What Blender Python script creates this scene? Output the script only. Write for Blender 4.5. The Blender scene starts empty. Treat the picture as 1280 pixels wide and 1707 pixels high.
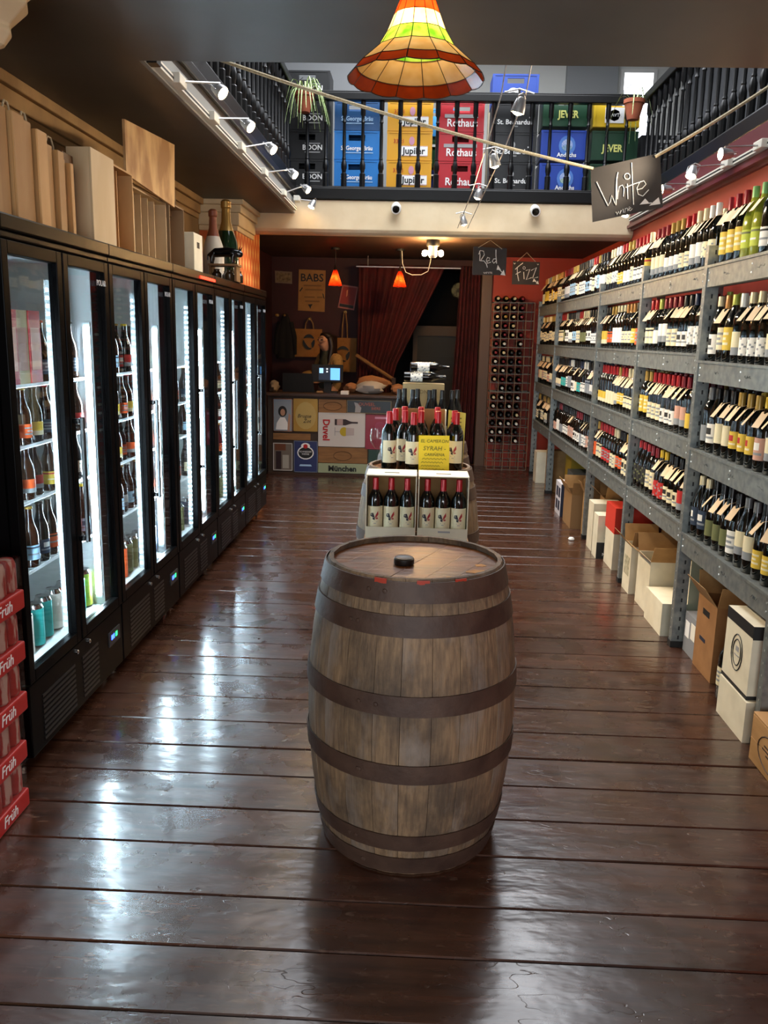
import bpy, math, random
from mathutils import Vector, Matrix
random.seed(7)
scene = bpy.context.scene
COL = scene.collection
PI = math.pi

# ------------------------------------------------------------------ camera
F_PX = 1400.0
cam_data = bpy.data.cameras.new('camera'); cam = bpy.data.objects.new('camera', cam_data); COL.objects.link(cam)
cam_data.sensor_fit = 'HORIZONTAL'; cam_data.sensor_width = 36.0; cam_data.lens = 36.0 * F_PX / 1280.0
cam_data.clip_start = 0.05; cam_data.clip_end = 100
CAM = Vector((0, 0, 1.53))
_d = Vector((696 - 640, 562 - 853.5, F_PX)).normalized()
_u = Vector((math.sin(.03), -math.cos(.03), 0)); _u = (_u - _d * _u.dot(_d)).normalized()
_x = _d.cross(_u)
# rows of the world-to-camera rotation; columns are world X, Y, Z seen by the camera
RX = Vector((_x[0], _d[0], _u[0])); RY = Vector((_x[1], _d[1], _u[1])); RZ = Vector((_x[2], _d[2], _u[2]))
cam.matrix_world = Matrix(((RX[0], -RY[0], -RZ[0], CAM[0]), (RX[1], -RY[1], -RZ[1], CAM[1]), (RX[2], -RY[2], -RZ[2], CAM[2]), (0, 0, 0, 1)))
scene.camera = cam

# ------------------------------------------------------------------ world, daylight, exposure
w = bpy.data.worlds.new('world'); scene.world = w; w.use_nodes = True
w.node_tree.nodes['Background'].inputs[0].default_value = (.55, .62, .7, 1)
w.node_tree.nodes['Background'].inputs[1].default_value = .25
scene.view_settings.view_transform = 'Standard'; scene.view_settings.look = 'None'
scene.view_settings.gamma = 1; scene.view_settings.use_curve_mapping = False
scene.view_settings.exposure = 0.9
cy = scene.cycles; cy.max_bounces = 5; cy.diffuse_bounces = 3; cy.glossy_bounces = 2; cy.transmission_bounces = 2; cy.transparent_max_bounces = 8; cy.use_adaptive_sampling = True; cy.adaptive_threshold = .035; cy.caustics_reflective = False; cy.caustics_refractive = False; cy.sample_clamp_indirect = 4

def area(name, loc, target, sx, sy, power, col):
    l = bpy.data.lights.new(name, 'AREA'); l.shape = 'RECTANGLE'; l.size = sx; l.size_y = sy; l.energy = power; l.color = col
    o = bpy.data.objects.new(name, l); COL.objects.link(o); o.location = loc
    o.rotation_euler = (Vector(target) - Vector(loc)).to_track_quat('-Z', 'Y').to_euler(); return o
area('daylight_shop_window', (0, -2.35, 1.5), (0, 3, 1.2), 3.0, 1.9, 85, (.95, .97, 1))     # daylight through the shopfront behind the camera
area('daylight_upper_skylight', (.3, 6.6, 4.93), (.3, 6.6, 0), 2.6, 4.4, 105, (.95, .98, 1)) # skylight over the gallery void
def spot(name, loc, target, power, col=(1, .80, .56), ang=70, blend=.6, size=.025):
    l = bpy.data.lights.new(name, 'SPOT'); l.energy = power; l.color = col; l.spot_size = math.radians(ang); l.spot_blend = blend; l.shadow_soft_size = size
    o = bpy.data.objects.new(name, l); COL.objects.link(o); o.location = loc
    o.rotation_euler = (Vector(target) - Vector(loc)).to_track_quat('-Z', 'Y').to_euler(); return o

# ------------------------------------------------------------------ helpers
def C(h):
    h = h.lstrip('#'); r = []
    for i in (0, 2, 4):
        c = int(h[i:i+2], 16) / 255; r.append(c / 12.92 if c <= .04045 else ((c + .055) / 1.055) ** 2.4)
    return (r[0], r[1], r[2], 1)
MATS = {}
def mat(name, col='#808080', rough=.5, metal=0, col2=None, scale=8, stretch=(1, 1, 1), bump=0, bscale=None, rnd=0, emit=None, spec=.5, contrast=(.35, .65), detail=4, coat=0):
    if name in MATS: return MATS[name]
    m = bpy.data.materials.new(name); m.use_nodes = True; nt = m.node_tree; N = nt.nodes; L = nt.links
    b = N['Principled BSDF']; c1 = C(col)
    b.inputs['Base Color'].default_value = c1; b.inputs['Roughness'].default_value = rough; b.inputs['Metallic'].default_value = metal
    b.inputs['Specular IOR Level'].default_value = spec; b.inputs['Coat Weight'].default_value = coat
    out = None
    if col2 or bump:
        tc = N.new('ShaderNodeTexCoord'); mp = N.new('ShaderNodeMapping'); mp.inputs['Scale'].default_value = stretch
        L.new(tc.outputs['Object'], mp.inputs['Vector'])
        if rnd:
            oi = N.new('ShaderNodeObjectInfo'); vm = N.new('ShaderNodeVectorMath'); vm.operation = 'ADD'
            ml = N.new('ShaderNodeVectorMath'); ml.operation = 'SCALE'; ml.inputs[0].default_value = (37, 19, 53)
            L.new(oi.outputs['Random'], ml.inputs['Scale']); L.new(tc.outputs['Object'], vm.inputs[0]); L.new(ml.outputs[0], vm.inputs[1]); L.new(vm.outputs[0], mp.inputs['Vector'])
    if col2:
        n = N.new('ShaderNodeTexNoise'); n.inputs['Scale'].default_value = scale; n.inputs['Detail'].default_value = detail; L.new(mp.outputs[0], n.inputs['Vector'])
        r = N.new('ShaderNodeValToRGB'); r.color_ramp.elements[0].color = c1; r.color_ramp.elements[1].color = C(col2)
        r.color_ramp.elements[0].position = contrast[0]; r.color_ramp.elements[1].position = contrast[1]
        L.new(n.outputs['Fac'], r.inputs[0]); out = r.outputs[0]
    if rnd:
        oi = N.new('ShaderNodeObjectInfo'); hs = N.new('ShaderNodeHueSaturation'); mr = N.new('ShaderNodeMapRange')
        mr.inputs['To Min'].default_value = 1 - rnd; mr.inputs['To Max'].default_value = 1 + rnd; L.new(oi.outputs['Random'], mr.inputs['Value'])
        L.new(mr.outputs[0], hs.inputs['Value'])
        if out: L.new(out, hs.inputs['Color'])
        else: hs.inputs['Color'].default_value = c1
        out = hs.outputs[0]
    if out: L.new(out, b.inputs['Base Color'])
    if bump:
        n2 = N.new('ShaderNodeTexNoise'); n2.inputs['Scale'].default_value = bscale or scale; n2.inputs['Detail'].default_value = 5; L.new(mp.outputs[0], n2.inputs['Vector'])
        bp = N.new('ShaderNodeBump'); bp.inputs['Strength'].default_value = bump; bp.inputs['Distance'].default_value = .01
        L.new(n2.outputs['Fac'], bp.inputs['Height']); L.new(bp.outputs[0], b.inputs['Normal'])
    if emit: b.inputs['Emission Color'].default_value = C(emit[0]); b.inputs['Emission Strength'].default_value = emit[1]
    MATS[name] = m; return m
def glow(name, col, s):
    m = mat(name, col, .5, emit=(col, s))
    if s < 6: m.cycles.emission_sampling = 'NONE'      # weak indicator lights: no light sampling needed
    return m
def thin_glass(name, tint=(.93, .96, .96), fac=1.0):
    if name in MATS: return MATS[name]
    m = bpy.data.materials.new(name); m.use_nodes = True; N = m.node_tree.nodes; L = m.node_tree.links; N.remove(N['Principled BSDF'])
    t = N.new('ShaderNodeBsdfTransparent'); t.inputs[0].default_value = (*tint, 1); g = N.new('ShaderNodeBsdfGlossy'); g.inputs['Roughness'].default_value = .02
    f = N.new('ShaderNodeFresnel'); ge = N.new('ShaderNodeNewGeometry'); io = N.new('ShaderNodeMapRange'); io.inputs['To Min'].default_value = 1.38; io.inputs['To Max'].default_value = 1 / 1.38; L.new(ge.outputs['Backfacing'], io.inputs[0]); L.new(io.outputs[0], f.inputs[0]); mu = N.new('ShaderNodeMath'); mu.operation = 'MULTIPLY'; mu.inputs[1].default_value = fac
    x = N.new('ShaderNodeMixShader'); L.new(f.outputs[0], mu.inputs[0]); L.new(mu.outputs[0], x.inputs[0]); L.new(t.outputs[0], x.inputs[1]); L.new(g.outputs[0], x.inputs[2]); L.new(x.outputs[0], N['Material Output'].inputs[0])
    MATS[name] = m; return m
def stained(name, col, col2):
    m = bpy.data.materials.new(name); m.use_nodes = True; N = m.node_tree.nodes; L = m.node_tree.links; N.remove(N['Principled BSDF'])
    tc = N.new('ShaderNodeTexCoord'); n = N.new('ShaderNodeTexNoise'); n.inputs['Scale'].default_value = 22; L.new(tc.outputs['Object'], n.inputs['Vector'])
    r = N.new('ShaderNodeValToRGB'); r.color_ramp.elements[0].color = C(col); r.color_ramp.elements[1].color = C(col2); r.color_ramp.elements[0].position = .35; r.color_ramp.elements[1].position = .65; L.new(n.outputs[0], r.inputs[0])
    d = N.new('ShaderNodeBsdfDiffuse'); t = N.new('ShaderNodeBsdfTranslucent'); g = N.new('ShaderNodeBsdfGlossy'); g.inputs['Roughness'].default_value = .15
    a = N.new('ShaderNodeMixShader'); a.inputs[0].default_value = .6; b = N.new('ShaderNodeMixShader'); b.inputs[0].default_value = .06
    L.new(r.outputs[0], d.inputs[0]); L.new(r.outputs[0], t.inputs[0]); L.new(d.outputs[0], a.inputs[1]); L.new(t.outputs[0], a.inputs[2]); L.new(a.outputs[0], b.inputs[1]); L.new(g.outputs[0], b.inputs[2]); L.new(b.outputs[0], N['Material Output'].inputs[0])
    return m

class MB:
    def __init__(s): s.v = []; s.f = []; s.m = []
    def quad(s, *p, mi=0):
        i = len(s.v); s.v += [tuple(q) for q in p]; s.f.append(tuple(range(i, i + len(p)))); s.m.append(mi); return s
    def box(s, x0, x1, y0, y1, z0, z1, mi=0, M=None):
        i = len(s.v); p = [(x, y, z) for z in (z0, z1) for y in (y0, y1) for x in (x0, x1)]
        if M: p = [tuple(M @ Vector(q)) for q in p]
        s.v += p
        for a in ((0, 2, 3, 1), (4, 5, 7, 6), (0, 1, 5, 4), (1, 3, 7, 5), (3, 2, 6, 7), (2, 0, 4, 6)): s.f.append(tuple(i + k for k in a)); s.m.append(mi)
        return s
    def ring(s, pts): i = len(s.v); s.v += [tuple(p) for p in pts]; return list(range(i, i + len(pts)))
    def skin(s, rings, mi=0, closed=True, cap=True, mif=None):
        n = len(rings[0])
        for k in range(len(rings) - 1):
            a, b = rings[k], rings[k + 1]
            for j in range(n if closed else n - 1):
                s.f.append((a[j], a[(j + 1) % n], b[(j + 1) % n], b[j])); s.m.append(mif(k, j) if mif else mi)
        if cap and closed:
            s.f.append(tuple(reversed(rings[0]))); s.m.append(mif(0, 0) if mif else mi); s.f.append(tuple(rings[-1])); s.m.append(mif(len(rings) - 2, 0) if mif else mi)
        return s
    def lathe(s, prof, n=16, mi=0, M=None, mif=None, cap=True, sx=1, sy=1):
        rs = []
        for r, z in prof:
            p = [Vector((max(r, .0004) * sx * math.cos(2 * PI * j / n), max(r, .0004) * sy * math.sin(2 * PI * j / n), z)) for j in range(n)]
            rs.append(s.ring([M @ q for q in p] if M else p))
        return s.skin(rs, mi, True, cap, mif)
    def tube(s, pts, r, n=6, mi=0, closed=False):
        pts = [Vector(p) for p in pts]; rs = []; up = Vector((.13, .21, 1)).normalized()
        R = r if hasattr(r, '__len__') else [r] * len(pts)
        for k, p in enumerate(pts):
            t = (pts[min(k + 1, len(pts) - 1)] - pts[max(k - 1, 0)])
            t = t.normalized() if t.length > 1e-9 else Vector((0, 0, 1))
            a = t.cross(up)
            if a.length < .05: a = t.cross(Vector((1, 0, .1)))
            a.normalize(); b = t.cross(a)
            rs.append(s.ring([p + (a * math.cos(2 * PI * j / n) + b * math.sin(2 * PI * j / n)) * R[k] for j in range(n)]))
        return s.skin(rs, mi)
    def poly(s, pts, thick, mi=0):
        """flat polygon with thickness along the vector thick"""
        pts = [Vector(p) for p in pts]; t = Vector(thick)
        return s.skin([s.ring(pts), s.ring([p + t for p in pts])], mi)
    def mesh(s, name, mats, smooth=False, ang=.6):
        me = bpy.data.meshes.new(name); me.from_pydata(s.v, [], s.f)
        for m in (mats if isinstance(mats, (list, tuple)) else [mats]): me.materials.append(m)
        me.polygons.foreach_set('material_index', s.m)
        if smooth: me.shade_smooth(); me.set_sharp_from_angle(angle=ang)
        me.update(); return me
def wloc(o):
    v = Vector((0, 0, 0))
    while o: v += o.location; o = o.parent
    return v
def link(name, me, parent=None, loc=(0, 0, 0), rot=(0, 0, 0), scale=None):
    o = bpy.data.objects.new(name, me); COL.objects.link(o); o.location = loc; o.rotation_euler = rot
    if parent: o.parent = parent
    if scale: o.scale = scale
    return o
def part(name, mb, mats, parent, smooth=False, world=True, bevel=0, label=None, kind=None, ang=.6):
    """mesh child built in world coordinates (or local ones when world is False)"""
    if world and parent:
        w0 = wloc(parent); mb.v = [(x - w0.x, y - w0.y, z - w0.z) for x, y, z in mb.v]
    o = link(name, mb.mesh(name, mats, smooth, ang), parent)
    if bevel:
        b = o.modifiers.new('bevel', 'BEVEL'); b.width = bevel; b.segments = 2; b.limit_method = 'ANGLE'
    if label: o['label'] = label
    if kind: o['kind'] = kind
    return o
def tag(o, label, cat, group=None, kind=None):
    o['label'] = label; o['category'] = cat
    if group: o['group'] = group
    if kind: o['kind'] = kind
    return o
def thing(name, label, cat, loc=(0, 0, 0), rotz=0, group=None):
    o = bpy.data.objects.new(name, None); COL.objects.link(o); o.location = loc; o.rotation_euler = (0, 0, rotz); o.empty_display_size = .05
    return tag(o, label, cat, group)
def single(name, mb, mats, label, cat, base, group=None, smooth=False, bevel=0, ang=.6):
    """a thing that is one mesh; its origin is put at base"""
    b = Vector(base); mb.v = [(x - b.x, y - b.y, z - b.z) for x, y, z in mb.v]
    o = link(name, mb.mesh(name, mats, smooth, ang), None, base)
    if bevel: m = o.modifiers.new('bevel', 'BEVEL'); m.width = bevel; m.segments = 2; m.limit_method = 'ANGLE'
    return tag(o, label, cat, group)
def struct(name, mb, mats, smooth=False, bevel=0):
    o = link(name, mb.mesh(name, mats, smooth)); o['kind'] = 'structure'
    if bevel: m = o.modifiers.new('bevel', 'BEVEL'); m.width = bevel; m.segments = 2; m.limit_method = 'ANGLE'
    return o
def copy_tree(o, parent=None):
    c = o.copy(); COL.objects.link(c); c.parent = parent
    for ch in list(o.children): copy_tree(ch, c)
    return c
TXT = {}
def text_mesh(s, size, m, extrude=.0006, shear=0, align='CENTER', sx=1.0, bold=0):
    k = (s, size, m.name, extrude, shear, align, sx, bold)
    if k not in TXT:
        cu = bpy.data.curves.new('lettering', 'FONT'); cu.body = s; cu.size = size; cu.extrude = extrude; cu.align_x = align; cu.align_y = 'CENTER'; cu.shear = shear; cu.resolution_u = 2; cu.offset = bold
        o = bpy.data.objects.new('lettering', cu); COL.objects.link(o); bpy.context.view_layer.update()
        me = bpy.data.meshes.new_from_object(o.evaluated_get(bpy.context.evaluated_depsgraph_get())); bpy.data.objects.remove(o); bpy.data.curves.remove(cu)
        me.materials.clear(); me.materials.append(m); me.transform(Matrix.Diagonal((sx, 1, 1, 1))); TXT[k] = me
    return TXT[k]
FACE_FRONT = (PI / 2, 0, 0)            # lettering read from -Y
FACE_LEFT = (PI / 2, 0, -PI / 2)       # lettering read from -X
FACE_RIGHT = (PI / 2, 0, PI / 2)       # lettering read from +X
def text(s, size, m, loc, rot, parent, name='lettering', **k):
    l = Vector(loc) - (wloc(parent) if parent else Vector((0, 0, 0)))
    return link(name, text_mesh(s, size, m, **k), parent, l, rot)
ORD = 'zero first second third fourth fifth sixth seventh eighth ninth tenth eleventh twelfth thirteenth fourteenth fifteenth sixteenth seventeenth eighteenth nineteenth twentieth twenty-first twenty-second twenty-third twenty-fourth twenty-fifth twenty-sixth twenty-seventh twenty-eighth'.split()

# ------------------------------------------------------------------ materials
BLACK = mat('black_gloss_paint', '#060607', .38, spec=.35); MATTE = mat('matte_black', '#0d0d0d', .6); CHROME = mat('chrome', '#c9c9c9', .18, 1)
WHITE = mat('white_paint', '#e6e4de', .5); PAPER = mat('white_paper', '#e9e4d6', .7); INKW = mat('white_ink', '#f2f2f0', .6); INKK = mat('black_ink', '#121212', .6); INKR = mat('red_ink', '#b3151b', .6)
STEEL = mat('galvanised_steel', '#8d928e', .45, .55, col2='#73797a', scale=30, rnd=.05); STEELD = mat('steel_slot', '#1b1c1c', .7)
CARD = mat('kraft_card', '#a9814f', .8, col2='#9a7345', scale=14, rnd=.12); CARDW = mat('white_card', '#e2d9bf', .7, col2='#d5ccb2', scale=9); CARDD = mat('inside_card', '#7b5a33', .85)
PLY = mat('birch_plywood', '#c9a06a', .55, col2='#b78a52', scale=3, stretch=(2, 2, .6), rnd=.2, detail=6); PALE = mat('pale_plywood', '#cdb692', .55, col2='#bfa57d', scale=3, stretch=(2, 2, .7), rnd=.06)
DWOOD = mat('dark_wood', '#4a2e1c', .5, col2='#33200f', scale=6, stretch=(1, 6, 6)); MWOOD = mat('pine_board', '#93693c', .6, col2='#7d5730', scale=5, stretch=(1, 8, 8))
CREAM = mat('cream_plaster', '#d9c5a3', .7, col2='#cdb793', scale=4, bump=.15, bscale=20)
TERRA = mat('terracotta', '#a4583a', .8, col2='#8f4a30', scale=12)

# ------------------------------------------------------------------ structure
# floor: a dark sub-floor with separate planks
def floor_mat():
    m = bpy.data.materials.new('lacquered_floorboard'); m.use_nodes = True; nt = m.node_tree; N = nt.nodes; L = nt.links; b = N['Principled BSDF']
    tc = N.new('ShaderNodeTexCoord'); oi = N.new('ShaderNodeObjectInfo'); sc = N.new('ShaderNodeVectorMath'); sc.operation = 'SCALE'; sc.inputs[0].default_value = (31, 17, 5); L.new(oi.outputs['Random'], sc.inputs['Scale'])
    ad = N.new('ShaderNodeVectorMath'); ad.operation = 'ADD'; L.new(tc.outputs['Object'], ad.inputs[0]); L.new(sc.outputs[0], ad.inputs[1])
    mp = N.new('ShaderNodeMapping'); mp.inputs['Scale'].default_value = (.7, 7, 1); L.new(ad.outputs[0], mp.inputs[0])
    n = N.new('ShaderNodeTexNoise'); n.inputs['Scale'].default_value = 3.5; n.inputs['Detail'].default_value = 8; n.inputs['Roughness'].default_value = .65; L.new(mp.outputs[0], n.inputs[0])
    r = N.new('ShaderNodeValToRGB'); r.color_ramp.elements[0].color = C('#27150d'); r.color_ramp.elements[1].color = C('#533324'); r.color_ramp.elements[0].position = .3; r.color_ramp.elements[1].position = .75; L.new(n.outputs[0], r.inputs[0])
    hs = N.new('ShaderNodeHueSaturation'); mr = N.new('ShaderNodeMapRange'); mr.inputs['To Min'].default_value = .82; mr.inputs['To Max'].default_value = 1.15; L.new(oi.outputs['Random'], mr.inputs[0]); L.new(mr.outputs[0], hs.inputs['Value']); L.new(r.outputs[0], hs.inputs['Color'])
    # pale scuffs
    mp3 = N.new('ShaderNodeMapping'); mp3.inputs['Scale'].default_value = (2, 5, 1); mp3.inputs['Rotation'].default_value = (0, 0, .5); L.new(ad.outputs[0], mp3.inputs[0])
    n3 = N.new('ShaderNodeTexNoise'); n3.inputs['Scale'].default_value = 9; n3.inputs['Detail'].default_value = 3; L.new(mp3.outputs[0], n3.inputs[0])
    r3 = N.new('ShaderNodeValToRGB'); r3.color_ramp.elements[0].position = .62; r3.color_ramp.elements[1].position = .92; L.new(n3.outputs[0], r3.inputs[0])
    mx = N.new('ShaderNodeMix'); mx.data_type = 'RGBA'; L.new(r3.outputs[0], mx.inputs[0]); L.new(hs.outputs[0], mx.inputs[6]); mx.inputs[7].default_value = C('#7b6353'); L.new(mx.outputs[2], b.inputs['Base Color'])
    # roughness
    n4 = N.new('ShaderNodeTexNoise'); n4.inputs['Scale'].default_value = 6; n4.inputs['Detail'].default_value = 6; L.new(ad.outputs[0], n4.inputs[0])
    m4 = N.new('ShaderNodeMapRange'); m4.inputs['From Min'].default_value = .3; m4.inputs['From Max'].default_value = .7; m4.inputs['To Min'].default_value = .2; m4.inputs['To Max'].default_value = .36; L.new(n4.outputs[0], m4.inputs[0]); L.new(m4.outputs[0], b.inputs['Roughness'])
    # uneven lacquer and dents
    mp2 = N.new('ShaderNodeMapping'); mp2.inputs['Scale'].default_value = (1, 2.2, 1); L.new(ad.outputs[0], mp2.inputs[0])
    n2 = N.new('ShaderNodeTexNoise'); n2.inputs['Scale'].default_value = 6; n2.inputs['Detail'].default_value = 3; n2.inputs['Roughness'].default_value = .5; L.new(mp2.outputs[0], n2.inputs[0])
    bp = N.new('ShaderNodeBump'); bp.inputs['Strength'].default_value = .15; bp.inputs['Distance'].default_value = .02; L.new(n2.outputs[0], bp.inputs['Height'])
    mp5 = N.new('ShaderNodeMapping'); mp5.inputs['Scale'].default_value = (2.2, 7, 1); mp5.inputs['Rotation'].default_value = (0, 0, .7); L.new(ad.outputs[0], mp5.inputs[0])
    v = N.new('ShaderNodeTexNoise'); v.inputs['Scale'].default_value = 2.6; v.inputs['Detail'].default_value = 2; L.new(mp5.outputs[0], v.inputs[0])
    s5 = N.new('ShaderNodeMath'); s5.operation = 'SUBTRACT'; s5.inputs[1].default_value = .5; L.new(v.outputs[0], s5.inputs[0]); a5 = N.new('ShaderNodeMath'); a5.operation = 'ABSOLUTE'; L.new(s5.outputs[0], a5.inputs[0])
    rv = N.new('ShaderNodeMapRange'); rv.inputs['From Max'].default_value = .006; L.new(a5.outputs[0], rv.inputs[0])
    n6 = N.new('ShaderNodeTexNoise'); n6.inputs['Scale'].default_value = 4; L.new(ad.outputs[0], n6.inputs[0]); g6 = N.new('ShaderNodeMapRange'); g6.inputs['From Min'].default_value = .60; g6.inputs['From Max'].default_value = .50; L.new(n6.outputs[0], g6.inputs[0])
    mxx = N.new('ShaderNodeMath'); mxx.operation = 'MAXIMUM'; L.new(rv.outputs[0], mxx.inputs[0]); L.new(g6.outputs[0], mxx.inputs[1])
    bp2 = N.new('ShaderNodeBump'); bp2.inputs['Strength'].default_value = .2; bp2.inputs['Distance'].default_value = .0025; L.new(mxx.outputs[0], bp2.inputs['Height']); L.new(bp.outputs[0], bp2.inputs['Normal']); L.new(bp2.outputs[0], b.inputs['Normal'])
    b.inputs['Coat Weight'].default_value = .6; b.inputs['Coat Roughness'].default_value = .16; L.new(bp2.outputs[0], b.inputs['Coat Normal'])
    return m
FLOORM = floor_mat()
fl = struct('floor', MB().box(-1.95, 2.05, -2.4, 13.2, -.12, -.022), mat('subfloor', '#0c0705', .9))
ys = [-2.4]; 
while ys[-1] < 13.1: ys.append(min(13.2, ys[-1] + random.choice((.2, .215, .225, .235))))
for k in range(len(ys) - 1):
    dz = random.uniform(-.0015, .001); g = random.uniform(.0012, .003); sk = random.uniform(-.004, .004)
    mb = MB(); n = 6; xs = [-1.95 + 4.0 * j / n for j in range(n + 1)]; a = []; b_ = []
    for j in range(n + 1):
        o0 = sk * (j / n - .5); c0 = .004
        a.append(mb.ring([(xs[j], ys[k] + g + o0, -.022), (xs[j], ys[k] + g + o0, dz - c0), (xs[j], ys[k] + g + c0 + o0, dz), (xs[j], ys[k + 1] - g - c0 + o0, dz), (xs[j], ys[k + 1] - g + o0, dz - c0), (xs[j], ys[k + 1] - g + o0, -.022)]))
    mb.skin(a); yc = (ys[k] + ys[k + 1]) / 2; mb.v = [(x, y - yc, z) for x, y, z in mb.v]
    link('plank', mb.mesh('plank', FLOORM), fl, (0, yc, 0))

WALL_TAN = mat('tan_wall', '#8f6f45', .75, col2='#7d5f3a', scale=5, bump=.1, bscale=14); MAROON = mat('maroon_wall', '#3c0f14', .7, col2='#310c10', scale=3)
ORANGE = mat('terracotta_red_wall', '#ad3a20', .6, col2='#9c311b', scale=2); DCEIL = mat('dark_ceiling', '#55504a', .5, col2='#4b4640', scale=2)
GREYW = mat('grey_upper_wall', '#8d8f90', .8); WHITEW = mat('white_upper_wall', '#d8d8d2', .8); BCEIL = mat('brown_back_ceiling', '#4a3526', .6, col2='#3c2a1d', scale=3)
struct('wall_left', MB().box(-2.04, -1.84, -2.4, 7.25, -.1, 2.6), WALL_TAN)
struct('wall_left_back', MB().box(-2.04, -1.84, 7.25, 10.8, -.1, 2.6), MAROON)
struct('wall_right', MB().box(1.90, 2.1, -2.4, 10.3, -.1, 2.55), ORANGE)
struct('wall_right_fascia', MB().box(1.86, 2.1, 3.7, 8.0, 2.55, 2.72), mat('maroon_fascia', '#571520', .5))
mb = MB()
for z0, z1, x in ((2.50, 2.52, 1.875), (2.52, 2.545, 1.84), (2.545, 2.56, 1.855)): mb.box(x, 1.9, 3.7, 8.0, z0, z1)
struct('trim_1', mb, mat('maroon_gloss', '#5d1620', .3))
# ceiling over the front part and the strip under the left gallery
mb = MB(); pl = [(-1.84, -2.4), (2.1, -2.4), (2.1, 3.66), (-1.16, 3.66), (-1.16, 8.0), (-1.84, 8.0)]
mb.poly([(x, y, 2.6) for x, y in pl], (0, 0, .14)); struct('ceiling', mb, DCEIL)
struct('ceiling_back', MB().box(-2.04, 2.1, 8.02, 13.2, 2.47, 2.62), BCEIL)
# front wall with the shop window behind the camera
mb = MB(); mb.box(-2.04, 2.1, -2.3, -2.2, -.1, .45); mb.box(-2.04, 2.1, -2.3, -2.2, 2.5, 2.6); mb.box(-2.04, -1.6, -2.3, -2.2, .45, 2.5); mb.box(1.6, 2.1, -2.3, -2.2, .45, 2.5); struct('wall_front', mb, MAROON)
wf = struct('window_1', MB().box(-1.6, 1.6, -2.28, -2.22, .45, .5).box(-1.6, 1.6, -2.28, -2.22, 2.45, 2.5).box(-1.6, -1.55, -2.28, -2.22, .5, 2.45).box(1.55, 1.6, -2.28, -2.22, .5, 2.45).box(-.03, .03, -2.28, -2.22, .5, 2.45), DWOOD)
for x0, x1 in ((-1.55, -.03), (.03, 1.55)): part('pane', MB().box(x0, x1, -2.255, -2.25, .5, 2.45), thin_glass('window_glass', (.97, .98, .98)), wf)
# white beam carrying the rear gallery
mb = MB(); prof = [(8.2, 2.47), (8.2, 2.72), (7.95, 2.72), (7.95, 2.47), (7.97, 2.445), (8.02, 2.43), (8.12, 2.43)]
mb.skin([mb.ring([(-1.84, y, z) for y, z in prof]), mb.ring([(1.9, y, z) for y, z in prof])]); struct('trim_2', mb, CREAM, bevel=.004)
# pilaster with lattice wallpaper and cornice at the end of the coolers
def lattice():
    m = bpy.data.materials.new('orange_lattice_wallpaper'); m.use_nodes = True; N = m.node_tree.nodes; L = m.node_tree.links; b = N['Principled BSDF']; b.inputs['Roughness'].default_value = .6
    tc = N.new('ShaderNodeTexCoord'); mp = N.new('ShaderNodeMapping'); mp.inputs['Scale'].default_value = (1, 1, .5); L.new(tc.outputs['Object'], mp.inputs[0])
    vals = []
    for d in ((8, 8, 8), (8, 8, -8)):
        dt = N.new('ShaderNodeVectorMath'); dt.operation = 'DOT_PRODUCT'; dt.inputs[1].default_value = d; L.new(mp.outputs[0], dt.inputs[0])
        fr = N.new('ShaderNodeMath'); fr.operation = 'PINGPONG'; fr.inputs[1].default_value = .5; L.new(dt.outputs['Value'], fr.inputs[0]); vals.append(fr)
    mi = N.new('ShaderNodeMath'); mi.operation = 'MINIMUM'; L.new(vals[0].outputs[0], mi.inputs[0]); L.new(vals[1].outputs[0], mi.inputs[1])
    r = N.new('ShaderNodeValToRGB'); r.color_ramp.elements[0].color = C('#c9622b'); r.color_ramp.elements[1].color = C('#e2b36f'); r.color_ramp.elements[0].position = .2; r.color_ramp.elements[1].position = .3; L.new(mi.outputs[0], r.inputs[0]); L.new(r.outputs[0], b.inputs['Base Color']); return m
struct('wall_pilaster', MB().box(-1.84, -1.53, 7.25, 8.3, -.1, 2.47), lattice())
mb = MB()
for z0, z1, e in ((2.36, 2.40, .015), (2.40, 2.50, .03), (2.50, 2.56, .05), (2.56, 2.6, .075)): mb.box(-1.84, -1.53 + e, 7.25 - e, 7.94, z0, z1)
struct('trim_3', mb, CREAM, bevel=.006)
mb = MB()
for z0, z1, e in ((2.44, 2.48, .02), (2.48, 2.55, .035), (2.55, 2.6, .06)): mb.box(-1.84, -1.84 + e, 3.7, 7.17, z0, z1)
struct('trim_4', mb, mat('tan_cornice', '#a07c4c', .7, col2='#8f6d42', scale=7), bevel=.005)
# back wall, doorway and the dark room behind the curtain
mb = MB(); mb.box(-1.84, -.72, 10.8, 10.95, -.1, 2.47); mb.box(-.72, .78, 10.8, 10.95, 2.36, 2.47); struct('wall_back', mb, MAROON)
struct('wall_back_right', MB().box(.86, 2.0, 10.3, 10.45, -.1, 2.47), ORANGE)
struct('trim_5', MB().box(.74, .86, 10.26, 10.95, -.02, 2.36), mat('brown_post', '#5a4230', .5), bevel=.004)
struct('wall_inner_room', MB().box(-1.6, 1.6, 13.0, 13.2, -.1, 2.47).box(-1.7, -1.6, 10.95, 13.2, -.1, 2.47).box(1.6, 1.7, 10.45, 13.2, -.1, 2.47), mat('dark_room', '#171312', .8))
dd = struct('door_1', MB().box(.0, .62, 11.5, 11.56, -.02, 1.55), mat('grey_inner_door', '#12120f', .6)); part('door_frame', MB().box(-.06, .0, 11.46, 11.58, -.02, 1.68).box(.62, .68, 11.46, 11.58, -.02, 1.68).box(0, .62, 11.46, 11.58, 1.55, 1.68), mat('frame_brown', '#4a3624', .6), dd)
for z in (.45, .8, 1.15): part('panel', MB().box(.06, .56, 11.485, 11.5, z - .14, z + .14), MATS['grey_inner_door'], dd)
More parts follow.
